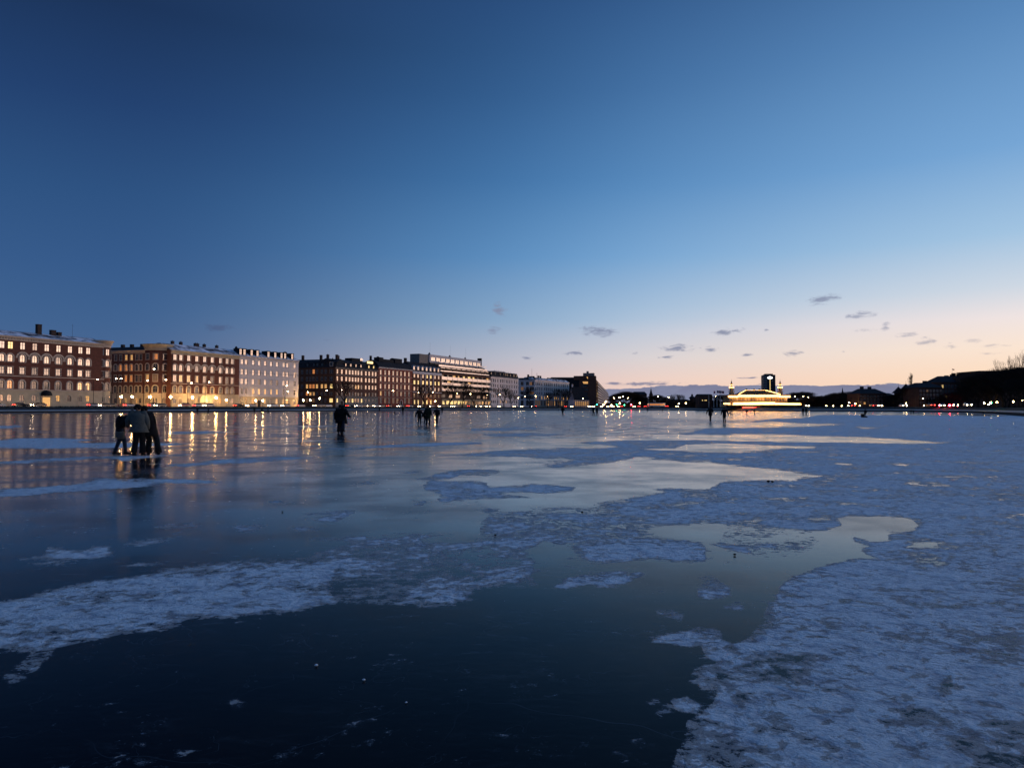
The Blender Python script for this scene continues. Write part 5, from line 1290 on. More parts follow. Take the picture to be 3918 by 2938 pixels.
# the park and embankment trees round the end of the lake
rnd = random.Random(77)
for k, (px, py) in enumerate(((2345, 1520), (2360, 1508), (2375, 1498), (2392, 1494), (2410, 1497), (2428, 1505), (2447, 1514), (2462, 1520), (2500, 1510), (2515, 1508), (2532, 1516), (2565, 1512), (2590, 1506), (2607, 1508), (2545, 1528), (2632, 1530), (2655, 1530))):
    dense = px < 2470 or 2490 < px < 2540
    tree(px, py, shore_y(px) + rnd.uniform(55, 110), (TD if dense else TM)[k % 3], desc='dense leafless park tree' if dense else 'open leafless park tree', wide=1.25 if dense else .9, prep='forming' if 0 else 'near')
for k, (px, py) in enumerate(((2700, 1515), (2765, 1508), (2785, 1512), (3040, 1502), (3056, 1497), (3075, 1494), (3093, 1498), (3112, 1513), (3130, 1511), (3147, 1512), (3165, 1513), (3178, 1517), (3190, 1508), (3203, 1500), (3217, 1502), (3232, 1506),
                              (3248, 1495), (3262, 1497), (3278, 1504), (3120, 1520), (3300, 1513), (3320, 1512), (3345, 1510), (3372, 1512), (3395, 1508), (3420, 1508), (3450, 1507), (3480, 1500), (3497, 1478), (3510, 1502), (3400, 1520), (3360, 1524), (3530, 1512), (3550, 1520))):
    tree(px, py, shore_y(px) + rnd.uniform(34, 75), (TD if k % 3 else TM)[k % 3], desc='dark leafless bank tree', wide=1.35, prep='near')
tree(3481, 1424, 520, TP[0], name='poplar_tree', desc='slender bare poplar rising', wide=.36, prep='behind')
for k, (px, py, dy) in enumerate(((3600, 1515, 30), (3640, 1500, 34), (3672, 1490, 30), (3700, 1470, 26), (3722, 1450, 26), (3745, 1440, 24), (3768, 1425, 26), (3790, 1418, 24), (3812, 1412, 26), (3835, 1410, 22), (3858, 1405, 26), (3880, 1400, 22), (3900, 1398, 26), (3925, 1395, 22),
                                  (3740, 1490, 14), (3775, 1470, 14), (3810, 1455, 12), (3845, 1450, 13), (3885, 1445, 12), (3915, 1440, 12))):
    tree(px, py, shore_y(px) + dy, TD[k % 3], desc='dense dark bank tree', wide=1.15, prep='in')
for k, (px, py) in enumerate(((3812, 1392), (3838, 1372), (3862, 1358), (3880, 1350), (3900, 1344), (3922, 1334), (3950, 1330), (3985, 1325))):
    tree(px, py, shore_y(min(px, 3918)) + 62, TO[k % 3], desc='tall leafless sunset tree', wide=.6, prep='behind')
for k in range(16):                                                              # the bank goes on to the right, outside the frame
    y = 118 - k * 14
    o = tree_thing(TD[k % 3], 'bare_tree', (112 + 6 * math.sin(k * 2.1) + (6 if k % 2 else 0), y, GZ), (1.0, 1.0, .85 + .15 * math.sin(k)), k * 1.3, category='tree', group='trees beyond the right edge',
                   label='leafless tree on the right bank, number %s in the row beyond the wooded rise' % ORD[k])

# bushes along the embankment
def bushes():
    mb = MB(); rr = random.Random(9); A = offset_loop(9.0); B = offset_loop(10.6); n = len(A)
    tw = M['twig']
    for i in range(n):
        a, b, c, d = A[i], A[(i + 1) % n], B[i], B[(i + 1) % n]
        if (a.y < 60 and b.y < 60): continue
        L = (b - a).length; cnt = int(L * 9)
        for k in range(cnt):
            t_, u_ = rr.random(), rr.random(); p = a.lerp(b, t_).lerp(c.lerp(d, t_), u_)
            h = rr.uniform(.25, .75); e = Vector((rr.uniform(-.25, .25), rr.uniform(-.25, .25)))
            w = rr.uniform(.03, .09)
            mb.face([(p.x - w, p.y, GZ - .35), (p.x + w, p.y, GZ - .35), (p.x + e.x, p.y + e.y, GZ - .35 + h)], tw)
            if k % 3 == 0: mb.face([(p.x, p.y - .3, GZ - .35), (p.x + .5, p.y + .2, GZ - .3), (p.x + e.x + .3, p.y + e.y, GZ - .1 + h * .4)], M['grass'])
    mb.build('bank_undergrowth', kind='stuff', label='low bare shrubs and frosted grass along the embankment')
bushes()

# ------------------------------------------------------------------ the illuminated pavilion
BULBM = None
def bulbs(parent, pts, step=.42, r=.17, name='light_string'):
    mb = MB()
    for a, b in zip(pts, pts[1:]):
        a, b = Vector(a), Vector(b); n = max(1, int((b - a).length / step))
        for k in range(n): mb.ball(a.lerp(b, (k + .5) / n), r, M['bulb'], 5, 3)
    return mb.build(name, parent)
def pavilion():
    Y = 362.0; s = Y / F; P = at(2912, Y)
    warm_wall = pmat('pavilion_wall', (.55, .36, .17), .8, .12, .8)
    roofm = pmat('pavilion_roof', (.10, .07, .035), .7, .3, 1.2)
    r = empty('lakeside_pavilion', (P.x, P.y, GZ - .02), 0, label='lakeside pavilion with two lantern towers outlined by strings of light bulbs', category='pavilion')
    X = lambda px: (px - 2912) * s
    Z = lambda py: zloc(zat(Y, py))
    # ground floor and terrace
    gx0, gx1, ux0, ux1 = X(2786), X(3056), X(2798), X(3020)
    mb = MB(); mb.box(gx0, gx1, 1.5, 15, 0, Z(1542), warm_wall); mb.build('ground_floor', r)
    for i in range(18):
        u = gx0 + (gx1 - gx0) * (i + .5) / 18; red = X(2838) < u < X(2918)
        add_window(r, u, .3, 1.7, Z(1546) - .4, False, 'lit_orange' if red else 'lit_yellow', 'frame', None, y=1.33)
    mb = MB(); mb.box(X(2806), X(3060), -1.6, 1.49, Z(1545), Z(1540), M['trim']); mb.box(X(2764), X(2796), -1.4, 1.4, Z(1546), Z(1541), M['trim']); mb.build('canopy', r)
    for i in range(11):
        u = X(2812) + (X(3056) - X(2812)) * i / 10; mb = MB(); mb.lathe([(.12, 0), (.1, Z(1545))], M['trim'], (u, -1.4), 8); mb.build('column', r)
    # upper floor
    mb = MB(); mb.box(ux0, ux1, 2.5, 14, Z(1542), Z(1513), warm_wall); mb.build('upper_floor', r)
    for i in range(20):
        u = ux0 + (ux1 - ux0) * (i + .5) / 20
        add_window(r, u, Z(1534), .95, 1.7, True, pick([('lit_warm', .35), ('glass_low', .35), ('dim_lit', .3)]), 'frame_white', None, y=2.33)
    mb = MB(); mb.box(X(2788), X(3029), 1.2, 15, Z(1513), Z(1510), M['trim']); mb.build('eaves', r)
    # hipped roof
    mb = MB(); e0, e1, t0, t1 = X(2832), X(2988), X(2868), X(2944); z0, z1 = Z(1510), Z(1493)
    mb.face([(e0, 1.6, z0), (e1, 1.6, z0), (t1, 6, z1), (t0, 6, z1)], roofm); mb.face([(e1, 1.6, z0), (e1, 14, z0), (t1, 9, z1), (t1, 6, z1)], roofm)
    mb.face([(e0, 14, z0), (e0, 1.6, z0), (t0, 6, z1), (t0, 9, z1)], roofm); mb.face([(e1, 14, z0), (e0, 14, z0), (t0, 9, z1), (t1, 9, z1)], roofm); mb.face([(t0, 6, z1), (t1, 6, z1), (t1, 9, z1), (t0, 9, z1)], roofm)
    rf = mb.build('roof', r)
    for x in (2873, 2903, 2924): mb = MB(); u = X(x); mb.box(u - .35, u + .35, 6.5, 7.3, z1, z1 + .9, M['chimney']); mb.build('chimney', rf)
    bulbs(r, [(e0 - .3, 1.3, z0 + .25), (t0, 5.8, z1 + .2)], .5, .15); bulbs(r, [(t0, 5.8, z1 + .2), (t1, 5.8, z1 + .2)], .6, .13); bulbs(r, [(t1, 5.8, z1 + .2), (e1 + .3, 1.3, z0 + .25)], .4, .19)
    bulbs(r, [(e1 - 2.2, 8, z0 + 1.9), (X(2976), 3, z0 + .9)], .6, .12)
    for dz in (0, .42, .84): bulbs(r, [(X(2826), 1.0, Z(1518) + dz), (X(2988), 1.0, Z(1518) + dz)], .36, .17, 'eaves_lights')
    for dz in (0, .42): bulbs(r, [(X(2788), 1.0, Z(1519) + dz), (X(2826), 1.0, Z(1519) + dz)], .36, .19, 'eaves_lights'); bulbs(r, [(X(2984), 1.0, Z(1519) + dz), (X(3027), 1.0, Z(1519) + dz)], .36, .19, 'eaves_lights')
    for dz in (0, .42, .84): bulbs(r, [(X(2800), -1.7, Z(1548) + dz), (X(2960), -1.7, Z(1546) + dz)], .36, .19, 'terrace_lights')
    for dz in (0, .42): bulbs(r, [(X(2960), -1.7, Z(1546) + dz), (X(3060), -1.7, Z(1548) + dz)], .36, .2, 'terrace_lights'); bulbs(r, [(X(2765), -1.5, Z(1546) + dz), (X(2790), -1.5, Z(1546) + dz)], .36, .17, 'terrace_lights')
    # towers
    for cx in (2812, 3001):
        c = (X(cx), 5.5); z = Z
        mb = MB(); h0 = z(1512)
        mb.lathe([(1.7, 0), (1.7, h0), (1.45, h0 + .2), (1.3, z(1500)), (1.0, z(1497)), (.85, z(1484)), (1.0, z(1483)), (1.05, z(1480)), (.5, z(1478)), (.42, z(1466)), (.5, z(1465))], warm_wall, c, 10)
        t = mb.build('tower', r)
        for j in range(5):
            a = -math.pi / 2 + (j - 2) * .62
            o = add_window(t, c[0] + 1.36 * math.cos(a), z(1509), .5, 1.1, True, 'dim_lit', 'frame', None, y=c[1] + 1.36 * math.sin(a), rot=a + math.pi / 2)
        for j in range(8):
            a = 2 * math.pi * j / 8; m_ = MB(); m_.tube((c[0] + 1.5 * math.cos(a), c[1] + 1.5 * math.sin(a), z(1500)), (c[0] + 1.1 * math.cos(a), c[1] + 1.1 * math.sin(a), z(1484)), .1, .08, M['trim'], 5); m_.build('tower_rib', t)
        ring = [(c[0] + 1.15 * math.cos(2 * math.pi * j / 16), c[1] + 1.15 * math.sin(2 * math.pi * j / 16)) for j in range(17)]
        for dz in (0, .36): bulbs(t, [(x, y, z(1482) + dz) for x, y in ring], .38, .15)
        ring = [(c[0] + .62 * math.cos(2 * math.pi * j / 10), c[1] + .62 * math.sin(2 * math.pi * j / 10)) for j in range(11)]
        bulbs(t, [(x, y, z(1471)) for x, y in ring], .38, .14)
        mb = MB(); mb.lathe([(.78, z(1468)), (.7, z(1467)), (.3, z(1464)), (.22, z(1462)), (.3, z(1461)), (.28, z(1459)), (.1, z(1457)), (.05, z(1453)), (.02, z(1448))], M['slate'], c, 10); mb.build('spire', t)
    mb = MB(); mb.box(gx0 - 2, gx1 + 2, -3.6, -3.4, 0, .9, M['black']); mb.build('fence', r)
    # red glowing sign over the entrance
    mb = MB(); mb.box(X(2846), X(2902), -1.95, -1.7, Z(1554), Z(1549), M['lit_yellow']); mb.build('entrance_sign', r)
    mb = MB(); mb.box(X(2838), X(2914), -1.4, -1.2, Z(1559), Z(1555), M['taillight']); mb.build('red_light_strip', r)
pavilion()
def pole_flag(px, ytop, fx, i, label):
    Y = 352.0; p = at(px, Y); z1 = zat(Y, ytop) - GZ
    r = empty('flagpole', (p.x, p.y, GZ - .02), 0, label=label, category='flagpole', group='flagpoles left of the pavilion')
    mb = MB(); mb.tube((0, 0, 0), (0, 0, z1), .12, .07, M['white_paint'], 8); mb.ball((0, 0, z1 + .06), .12, M['white_paint'], 6, 4); mb.build('pole', r)
    if fx:
        red = pmat('flag_red', (.55, .03, .04), .8); mb = MB(); n = 8; L = fx
        for k in range(n):
            a, b = k / n, (k + 1) / n
            f_ = lambda t: (L * t, .22 * math.sin(t * 7 + i), -abs(L) * .10 * t)
            A, B = f_(a), f_(b); H = 1.25
            for (q0, q1, mt) in ((0, .42, red), (.42, .58, M['white_paint']), (.58, 1, red)):
                mm = M['white_paint'] if k == 2 else mt
                mb.face([(A[0], A[1], z1 - .1 + A[2] - H * q0), (B[0], B[1], z1 - .1 + B[2] - H * q0), (B[0], B[1], z1 - .1 + B[2] - H * q1), (A[0], A[1], z1 - .1 + A[2] - H * q1)], mm)
        mb.build('flag', r)
pole_flag(2712, 1512, 0, 0, 'bare white flagpole, leftmost of the four beside the pavilion')
pole_flag(2731, 1495, .9, 1, 'white flagpole with a folded red flag, second from left beside the pavilion')
pole_flag(2743, 1493, 1.9, 2, 'white flagpole flying a red flag, third from left beside the pavilion')
pole_flag(2756, 1494, 1.9, 3, 'white flagpole flying a red flag, closest to the pavilion')

# ------------------------------------------------------------------ far landmarks
def tower_block():
    Y = 1100.0; P = at(2921, Y); r = empty('tower_block', (P.x, P.y, GZ - .02), R(-12), label='dark high-rise tower behind the pavilion with a bright sign on top', category='building')
    s = Y / F; z = lambda py: zloc(zat(Y, py)); dk = pmat('tower_cladding', (.03, .035, .045), .5)
    mb = MB(); mb.box(0, 13, 6, 24, 0, z(1437), dk); mb.box(0.2, 18, .5, 23.8, 0, z(1434), dk); mb.build('wall', r)
    for k in range(14):
        mb = MB(); mb.box(-.15, 5.6, .3, .48, z(1440 + k * 6.5) - .5, z(1440 + k * 6.5) + .7, M['glass']); mb.build('window_band', r)
    mb = MB(); mb.box(3, 15, 4, 18, z(1434), z(1430), dk)
    for k in range(5): mb.tube((4 + 2 * k, 8, z(1430)), (4 + 2 * k, 8, z(1427)), .2, .15, dk, 4)
    mb.build('roof_plant', r)
    mb = MB()
    for dx, dz, rr_ in ((-2.2, 0, 1.6), (0, .5, 2.0), (2.2, 0, 1.6), (0, -1.2, 1.3)): mb.lathe([(rr_, 0), (rr_, .01)], M['lamp_white'], (0, 0), 3) if 0 else mb.ball((10 + dx, .2, z(1445.5) + dz), rr_, pmat('sign_glow', (1, 1, 1), .5, 0, emit=(1, .97, .9), estr=2.2), 10, 6)
    mb.build('roof_sign', r)
    for k in range(9):
        mb = MB(); mb.box(9.4, 10.6, .3, .45, z(1455 + k * 4.6) - .6, z(1455 + k * 4.6) + .7, M['lit_yellow']); mb.build('stair_window', r)
tower_block()
def spire(px, ytop, ybase, Y, w, label, name='church_spire', tiers=0):
    p = at(px, Y); r = empty(name, (p.x, p.y, GZ - .02), 0, label=label, category='church spire'); z = lambda py: zloc(zat(Y, py))
    mb = MB(); mb.lathe([(w, 0), (w, z(ybase)), (w * .8, z(ybase) + .3)], M['dark_brick'], (0, 0), 8); mb.build('tower', r)
    mb = MB(); H = z(ytop) - z(ybase)
    if tiers: mb.lathe([(w * 1.5, z(ybase)), (w * .9, z(ybase) + H * .3), (w * .35, z(ybase) + H * .42), (w * .5, z(ybase) + H * .52), (w * .45, z(ybase) + H * .62), (w * .12, z(ybase) + H * .75), (.05, z(ytop))], M['slate'], (0, 0), 10)
    else: mb.lathe([(w * .85, z(ybase)), (w * .55, z(ybase) + H * .3), (.08, z(ytop))], M['slate'], (0, 0), 8)
    mb.build('spire', r)
spire(2491, 1484, 1508, 800, 2.2, 'thin dark church spire left of the pavilion rising behind bare trees')
spire(3224, 1482, 1504, 800, 1.4, 'thin dark church spire right of the pavilion above the low trees')
spire(2648, 1503, 1524, 700, 2.4, 'small dark onion topped cupola left of the flagpoles', 'cupola_tower', 1)
spire(2661, 1513, 1524, 690, 2.0, 'low pointed dark turret just right of the onion cupola', 'pointed_turret')
def house(x0, x1, ytop, yeave, Y, label, hip=.28, wall='dark_brick', chim=(), wins=(), depth=12, rows=3, cols=0, ground=None):
    A, B = at(x0, Y), at(x1, Y); L = B.x - A.x; z = lambda py: zloc(zat(Y, py))
    r = empty('house', (A.x, A.y, GZ - .02), 0, label=label, category='house')
    mb = MB(); shell(mb, L, depth, 0, z(yeave), M[wall], front=True); mb.build('wall', r)
    ze, zr = z(yeave), z(ytop); h = L * hip; mb = MB()
    e = [(-.3, -.4, ze), (L + .3, -.4, ze), (L + .3, depth + .4, ze), (-.3, depth + .4, ze)]; t = [(h, depth * .42, zr), (L - h, depth * .42, zr), (L - h, depth * .58, zr), (h, depth * .58, zr)]
    for a in range(4): b = (a + 1) % 4; mb.face([e[a], e[b], t[b], t[a]], M['slate'])
    mb.face(t, M['slate']); mb.face(e[::-1], M['slate']); rf = mb.build('roof', r)
    for x, yt in chim:
        u = (x - x0) / (x1 - x0) * L; mb = MB(); mb.box(u - .7, u + .7, depth / 2 - .5, depth / 2 + .5, zr - 2.5, z(yt), M['chimney']); mb.build('chimney', rf)
    if cols:
        for j in range(rows):
            for i in range(cols):
                u = L * (i + .5) / cols; zz = 1.2 + (ze - 1.5) * j / rows
                add_window(r, u, zz, min(1.3, L / cols * .6), (ze / rows) * .55, False, wins.get((j, i), 'glass_low') if wins else pick([('glass_low', .95), ('lit_warm', .05)]), 'frame', None, y=-.19)
    return r, z
house(3288, 3392, 1486, 1506, 330, 'dark house with wide hipped roof and two chimneys behind the right bank trees', .22, chim=((3322, 1477), (3352, 1478)), cols=8)
house(3392, 3425, 1503, 1512, 345, 'low dark house between the hipped roof and the pointed turrets', .1, cols=3)
def turret_roof(px, w, ytop, ybase, Y, label):
    p = at(px, Y); z = lambda py: zloc(zat(Y, py)); r = empty('turret_house', (p.x, p.y, GZ - .02), R(20), label=label, category='house'); ww = w / 2 * Y / F
    mb = MB(); mb.lathe([(ww * .95, 0), (ww * .95, z(ybase))], M['dark_brick'], (0, 0), 4); mb.build('wall', r)
    mb = MB(); mb.lathe([(ww * 1.15, z(ybase)), (ww * .55, z(ybase) + (z(ytop) - z(ybase)) * .5), (.05, z(ytop))], M['slate'], (0, 0), 8); rf = mb.build('roof', r)
    mb = MB(); mb.tube((0, 0, z(ytop) - .3), (0, 0, z(ytop) + 1.3), .07, .03, M['black'], 4); mb.build('finial', rf)
turret_roof(3438, 42, 1479, 1504, 335, 'narrow dark building with a small pointed turret roof')
turret_roof(3467, 56, 1468, 1502, 330, 'dark building with the larger pointed turret roof beside the bare poplar')
house(3476, 3530, 1492, 1504, 325, 'low dark house right of the pointed turret roofs', .08, cols=5)
def flag_house():
    Y = 300.0
    wn = {(1, 5): 'lit_yellow', (1, 6): 'lit_yellow', (3, 2): 'lit_yellow'}
    house(3516, 3606, 1463, 1482, 296, 'dim brick house with a long ridge left of the flag-topped house', .22, 'dark_brick', chim=((3571, 1455),), cols=7, rows=4, wins={(3, 2): 'dim_lit'})
    r, z = house(3600, 3728, 1437, 1462, Y, 'dim red brick house with mansard roof, chimneys and a flag on its roof', .20, 'brown_brick', chim=((3656, 1434), (3678, 1430), (3684, 1425), (3701, 1434)), wins={(1, 1): 'lit_yellow', (1, 2): 'lit_yellow', (3, 0): 'lit_yellow'}, rows=4, cols=10)
    s = Y / F; u = (3679 - 3600) * s
    mb = MB(); mb.tube((u, 6, z(1440)), (u, 6, z(1407)), .05, .03, M['white_paint'], 5); mb.build('flagpole', r)
    mb = MB(); mb.face([(u, 6, z(1408)), (u + 1.05, 6.1, z(1409.5)), (u + 1.0, 6.1, z(1414)), (u, 6, z(1412))], pmat('flag_red', (.55, .03, .04))); mb.build('flag', r)
flag_house()
def terrace_building():
    Y = 290.0; A = at(3722, Y); s = Y / F; z = lambda py: zloc(zat(Y, py))
    r = empty('terrace_building', (A.x, A.y, GZ - .02), 0, label='dark flat roofed building with an open roof pergola at the right edge', category='building')
    mb = MB(); mb.box(0, 24 * s, 0, 14, 0, z(1440), M['dark_brick']); mb.box(32 * s, 330 * s, 1, 16, 0, z(1422), M['dark_brick']); mb.box(24 * s, 32 * s, .5, 12, 0, z(1443), M['dark_brick']); mb.build('wall', r)
    for i in range(9):
        u = (36 + 9 * i) * s if i < 4 else (60 + 8 * i) * s
        mb = MB(); mb.box(u - .09, u + .09, 1.2, 1.4, z(1442) + .01, z(1421), M['black']); mb.build('pergola_post', r)
    mb = MB(); mb.box(34 * s, 330 * s, .9, 16.2, z(1421), z(1418), M['black']); mb.build('roof', r)
terrace_building()
def fuel_station():
    Y = 520.0; A = at(2612, Y); s = Y / F; r = empty('kiosk', (A.x, A.y, GZ - .02), 0, label='low kiosk with a thin orange lit roof edge left of the flagpoles', category='kiosk'); z = lambda py: zloc(zat(Y, py))
    mb = MB(); mb.box(0, 84 * s, 0, 6, 0, z(1551), M['dark_brick']); mb.build('wall', r)
    mb = MB(); mb.box(-.4, 84 * s, -1.2, 6.5, z(1551), z(1549), M['black']); mb.build('roof', r)
    mb = MB(); mb.box(0, 30 * s, -1.3, -1.21, z(1550.5), z(1548), M['lit_orange']); mb.build('light_strip', r)
    for k in range(5): mb = MB(); mb.box((2 + k * 7) * s, (6 + k * 7) * s, -.1, -.01, .8, z(1555), M['dim_lit']); mb.build('window', r)
    A = at(2676, 420); r = empty('domed_house', (A.x, A.y, GZ - .02), 0, label='dark house with a shallow curved roof behind the flagpoles', category='house'); s = 420 / F; z = lambda py: zloc(zat(420, py))
    mb = MB(); mb.box(0, 50 * s, 0, 9, 0, z(1512), M['dark_brick']); mb.build('wall', r)
    mb = MB(); mb.prism([(-.3, z(1512)), (1.5, z(1509)), (4.5, z(1507)), (7.5, z(1509)), (9.3, z(1512))], 0, 50 * s, M['slate']); mb.build('roof', r)
    for k in (2, 4, 5): mb = MB(); mb.box((k * 5) * s, (k * 5 + 3) * s, -.1, -.01, z(1533), z(1530), M['lit_yellow']); mb.build('window', r)
    for (x0, x1, yt, ye, Y, lab) in ((2425, 2475, 1498, 1508, 640, 'dark house roof left of the thin church spire'), (2535, 2640, 1527, 1532, 600, 'long low dark building under the bare trees left of the kiosk')):
        house(x0, x1, yt, ye, Y, lab, .1, cols=8, rows=2)
fuel_station()

def woods():
    mb = MB(); rr = random.Random(19); tw = M['twig']
    for px in np.arange(2322, 3700, .9):
        for q in range(5):
            x = px + rr.uniform(-1, 1); Y = shore_y(x) + rr.uniform(36, 120); p = at(x, Y)
            zt = GZ + (1.2 + 2.2 * rr.random() + 2.0 * (.5 + .5 * math.sin(x * .045) * math.sin(x * .13 + 1)))
            for j in range(7):
                a = rr.uniform(0, math.pi); w = rr.uniform(.25, .8); z = GZ - .2 + (zt - GZ) * rr.random() ** .8; dx, dy = math.cos(a) * w, math.sin(a) * w
                mb.face([(p.x - dx, p.y - dy, z), (p.x + dx, p.y + dy, z - .2), (p.x + dx * .2 + rr.uniform(-.4, .4), p.y, z + rr.uniform(.5, 1.3))], tw)
    mb.build('undergrowth', kind='stuff', label='far dark thicket along the end of the lake')
woods()

# ------------------------------------------------------------------ people
def chain(mb, pts, rad, mat, n=8, flat=1.0):
    "smooth closed tube through points; rad = radius per point; flat squeezes front to back"
    P = [Vector(p) for p in pts]; N = len(P); i0 = len(mb.v); k = mb.mi(mat)
    u = None
    for i, p in enumerate(P):
        d = ((P[min(i + 1, N - 1)] - p).normalized() + (p - P[max(i - 1, 0)]).normalized())
        d = d.normalized() if d.length > 1e-6 else Vector((0, 0, 1))
        if u is None:
            u = Vector((1, 0, 0)); u = (u - d * u.dot(d)).normalized() if abs(d.x) < .95 else Vector((0, 1, 0))
        else: u = (u - d * u.dot(d)).normalized()
        w = d.cross(u)
        for j in range(n):
            a = 2 * math.pi * j / n; mb.v.append(tuple(p + u * (rad[i] * math.cos(a)) + w * (rad[i] * flat * math.sin(a))))
    for q in range(N - 1):
        for j in range(n):
            mb.f.append((i0 + q * n + j, i0 + q * n + (j + 1) % n, i0 + (q + 1) * n + (j + 1) % n, i0 + (q + 1) * n + j)); mb.m.append(k)
    mb.f.append(tuple(i0 + j for j in reversed(range(n)))); mb.m.append(k)
    e = i0 + (N - 1) * n; mb.f.append(tuple(e + j for j in range(n))); mb.m.append(k)

SKIN = pmat('skin', (.35, .2, .14), .6, .1, 8)
CL = dict(black=pmat('black_cloth', (.012, .012, .014), .95, .3, 5), navy=pmat('navy_cloth', (.016, .022, .038), .95, .3, 5), denim=pmat('dark_denim', (.025, .04, .07), .9, .3, 6),
          grey=pmat('grey_quilted_cloth', (.10, .107, .10), .85, .25, 7, bump=.02), brown=pmat('brown_cloth', (.035, .025, .018), .95, .3, 5), green=pmat('dark_green_cloth', (.02, .028, .02), .95, .3, 5),
          red=pmat('dark_red_cloth', (.12, .015, .015), .9, .3, 5), hair=pmat('dark_hair', (.012, .009, .008), .7, .3, 20), tan=pmat('tan_cloth', (.16, .12, .08), .9, .3, 5))
import bmesh
def skin_body(name, parent, V, E, root, lv=1):
    me = bpy.data.meshes.new(name); bm = bmesh.new(); L = bm.verts.layers.skin.verify(); vs = []
    for i, (co, r) in enumerate(V):
        v = bm.verts.new(co); v[L].radius = (r, r); v[L].use_root = (i == root); vs.append(v)
    for a, b in E: bm.edges.new((vs[a], vs[b]))
    bm.to_mesh(me); bm.free(); me.materials.append(SKIN)
    o = bpy.data.objects.new(name, me); COL.objects.link(o); o.parent = parent
    m = o.modifiers.new('skin', 'SKIN'); m.use_smooth_shade = True
    s = o.modifiers.new('sub', 'SUBSURF'); s.levels = lv; s.render_levels = lv
    return o
def person(px, feet, head, rz=0, label='', coat='black', legs='black', hat=None, hair='short', lean=(0, 0), step=.12, spread=.1, arms=((-.30, .02, .85), (.30, .02, .85)), elbows=None, coat_len=.78, wide=0.0,
           kick=None, bag=None, sit=False, thick=1.0, fingers=False, child=False, knee=.04, group='people on the ice', legs_xy=None):
    """arms = wrist positions (x, y, z) for a 1.75 m figure facing +y; the figure is then scaled to the height seen in the photograph"""
    p = on_ice(px, feet); S = (feet - head) / (feet - HY) * EYE / (1.02 if sit else 1.76)
    r = empty('person', (p.x, p.y, 0), R(rz), label=label, category='person', group=group); r.scale = (S, S, S)
    lx, ly = lean; bz = -.55 if sit else 0
    pel = Vector((0, 0, .94 + bz)); ch = Vector((lx * .6, ly * .6, 1.33 + bz)); nk = Vector((lx * .9, ly * .9, 1.49 + bz)); hd = Vector((lx * 1.12, ly * 1.15 + .02, 1.62 + bz - abs(lx) * .15 - abs(ly) * .15))
    sh = [Vector((nk.x + s * .19, nk.y, nk.z - .05)) for s in (-1, 1)]; wr = [Vector(a) + Vector((lx * .7, ly * .7, bz)) for a in arms]
    if elbows: el = [Vector(e) + Vector((lx * .7, ly * .7, bz)) for e in elbows]
    else: el = [(a + b) / 2 + Vector((s * .05, -.05, 0)) for a, b, s in zip(sh, wr, (-1, 1))]
    if sit:
        kn = [Vector((-.16, .42, .32)), Vector((.16, .45, .30))]; an = [Vector((-.14, .70, .07)), Vector((.16, .74, .07))]
    else:
        an = [Vector((-spread, -step, .08)), Vector((spread, step, .08))]
        if legs_xy: an = [Vector(legs_xy[0]), Vector(legs_xy[1])]
        kn = [(pel + a) / 2 + Vector((a.x * .25, knee + .02, .02)) for a in an]
        if kick: an[1] = Vector(kick); kn[1] = (pel + an[1]) / 2 + Vector((.02, .03, .06))
    hip = [Vector((-.09, 0, .90 + bz)), Vector((.09, 0, .90 + bz))]
    toe = [a + Vector((0, .16, -.05)) for a in an]; heel = [a + Vector((0, -.06, -.05)) for a in an]
    V = [(pel, .11), (Vector((ch.x * .5, ch.y * .5, 1.14 + bz)), .11), (ch, .12), (nk, .055), (hd - Vector((0, 0, .03)), .085), (hd + Vector((0, 0, .06)), .085)]
    E = [(0, 1), (1, 2), (2, 3), (3, 4), (4, 5)]
    for q in (0, 1):
        b = len(V); V += [(sh[q], .06), (el[q], .042), (wr[q], .026), (wr[q] + Vector((0, .02, -.07)), .034)]; E += [(2, b), (b, b + 1), (b + 1, b + 2), (b + 2, b + 3)]
        b = len(V); V += [(hip[q], .085), (kn[q], .06), (an[q], .04), (toe[q], .03)]; E += [(0, b), (b, b + 1), (b + 1, b + 2), (b + 2, b + 3)]
    nose = len(V); V += [(hd + Vector((0, .10, 0)), .015)]; E += [(4, nose)]
    if fingers:
        for q in (0, 1):
            w = wr[q] + Vector((0, .02, -.09)); sg = -1 if q == 0 else 1
            for j, (dx, ln) in enumerate(((-.027, .065), (-.009, .078), (.009, .072), (.027, .055))):
                b = len(V); V += [(w + Vector((dx, 0, .02)), .009), (w + Vector((dx, .008, -ln * .5)), .008), (w + Vector((dx, .028, -ln)), .0065)]; E += [(b, b + 1), (b + 1, b + 2)]
            b = len(V); V += [(w + Vector((-sg * .03, .02, .05)), .010), (w + Vector((-sg * .055, .035, .0)), .008)]; E += [(b, b + 1)]
    skin_body('body', r, V, E, 0)
    c = CL[coat]; T = thick
    mb = MB(); hem = Vector((0, 0, coat_len + bz)); chain(mb, [hem, pel.lerp(hem, .3), pel + Vector((0, 0, .12)), ch.lerp(pel, .3), ch + Vector((0, 0, .04)), nk + Vector((0, 0, -.02)), nk + Vector((0, 0, .05))],
        [(.21 + wide) * T, .20 * T + wide * .7, .185 * T, .205 * T, .205 * T, .12 * T, .075], c, 12, .72)
    for q in (0, 1): chain(mb, [sh[q] + Vector((0, 0, .02)) - (sh[q] - ch) * .4, sh[q], sh[q].lerp(el[q], .5), el[q], wr[q]], [.08 * T, .088 * T, .078 * T, .07 * T, .05 * T], c, 8)
    mb.build('coat', r, True)
    mb = MB(); l = CL[legs]
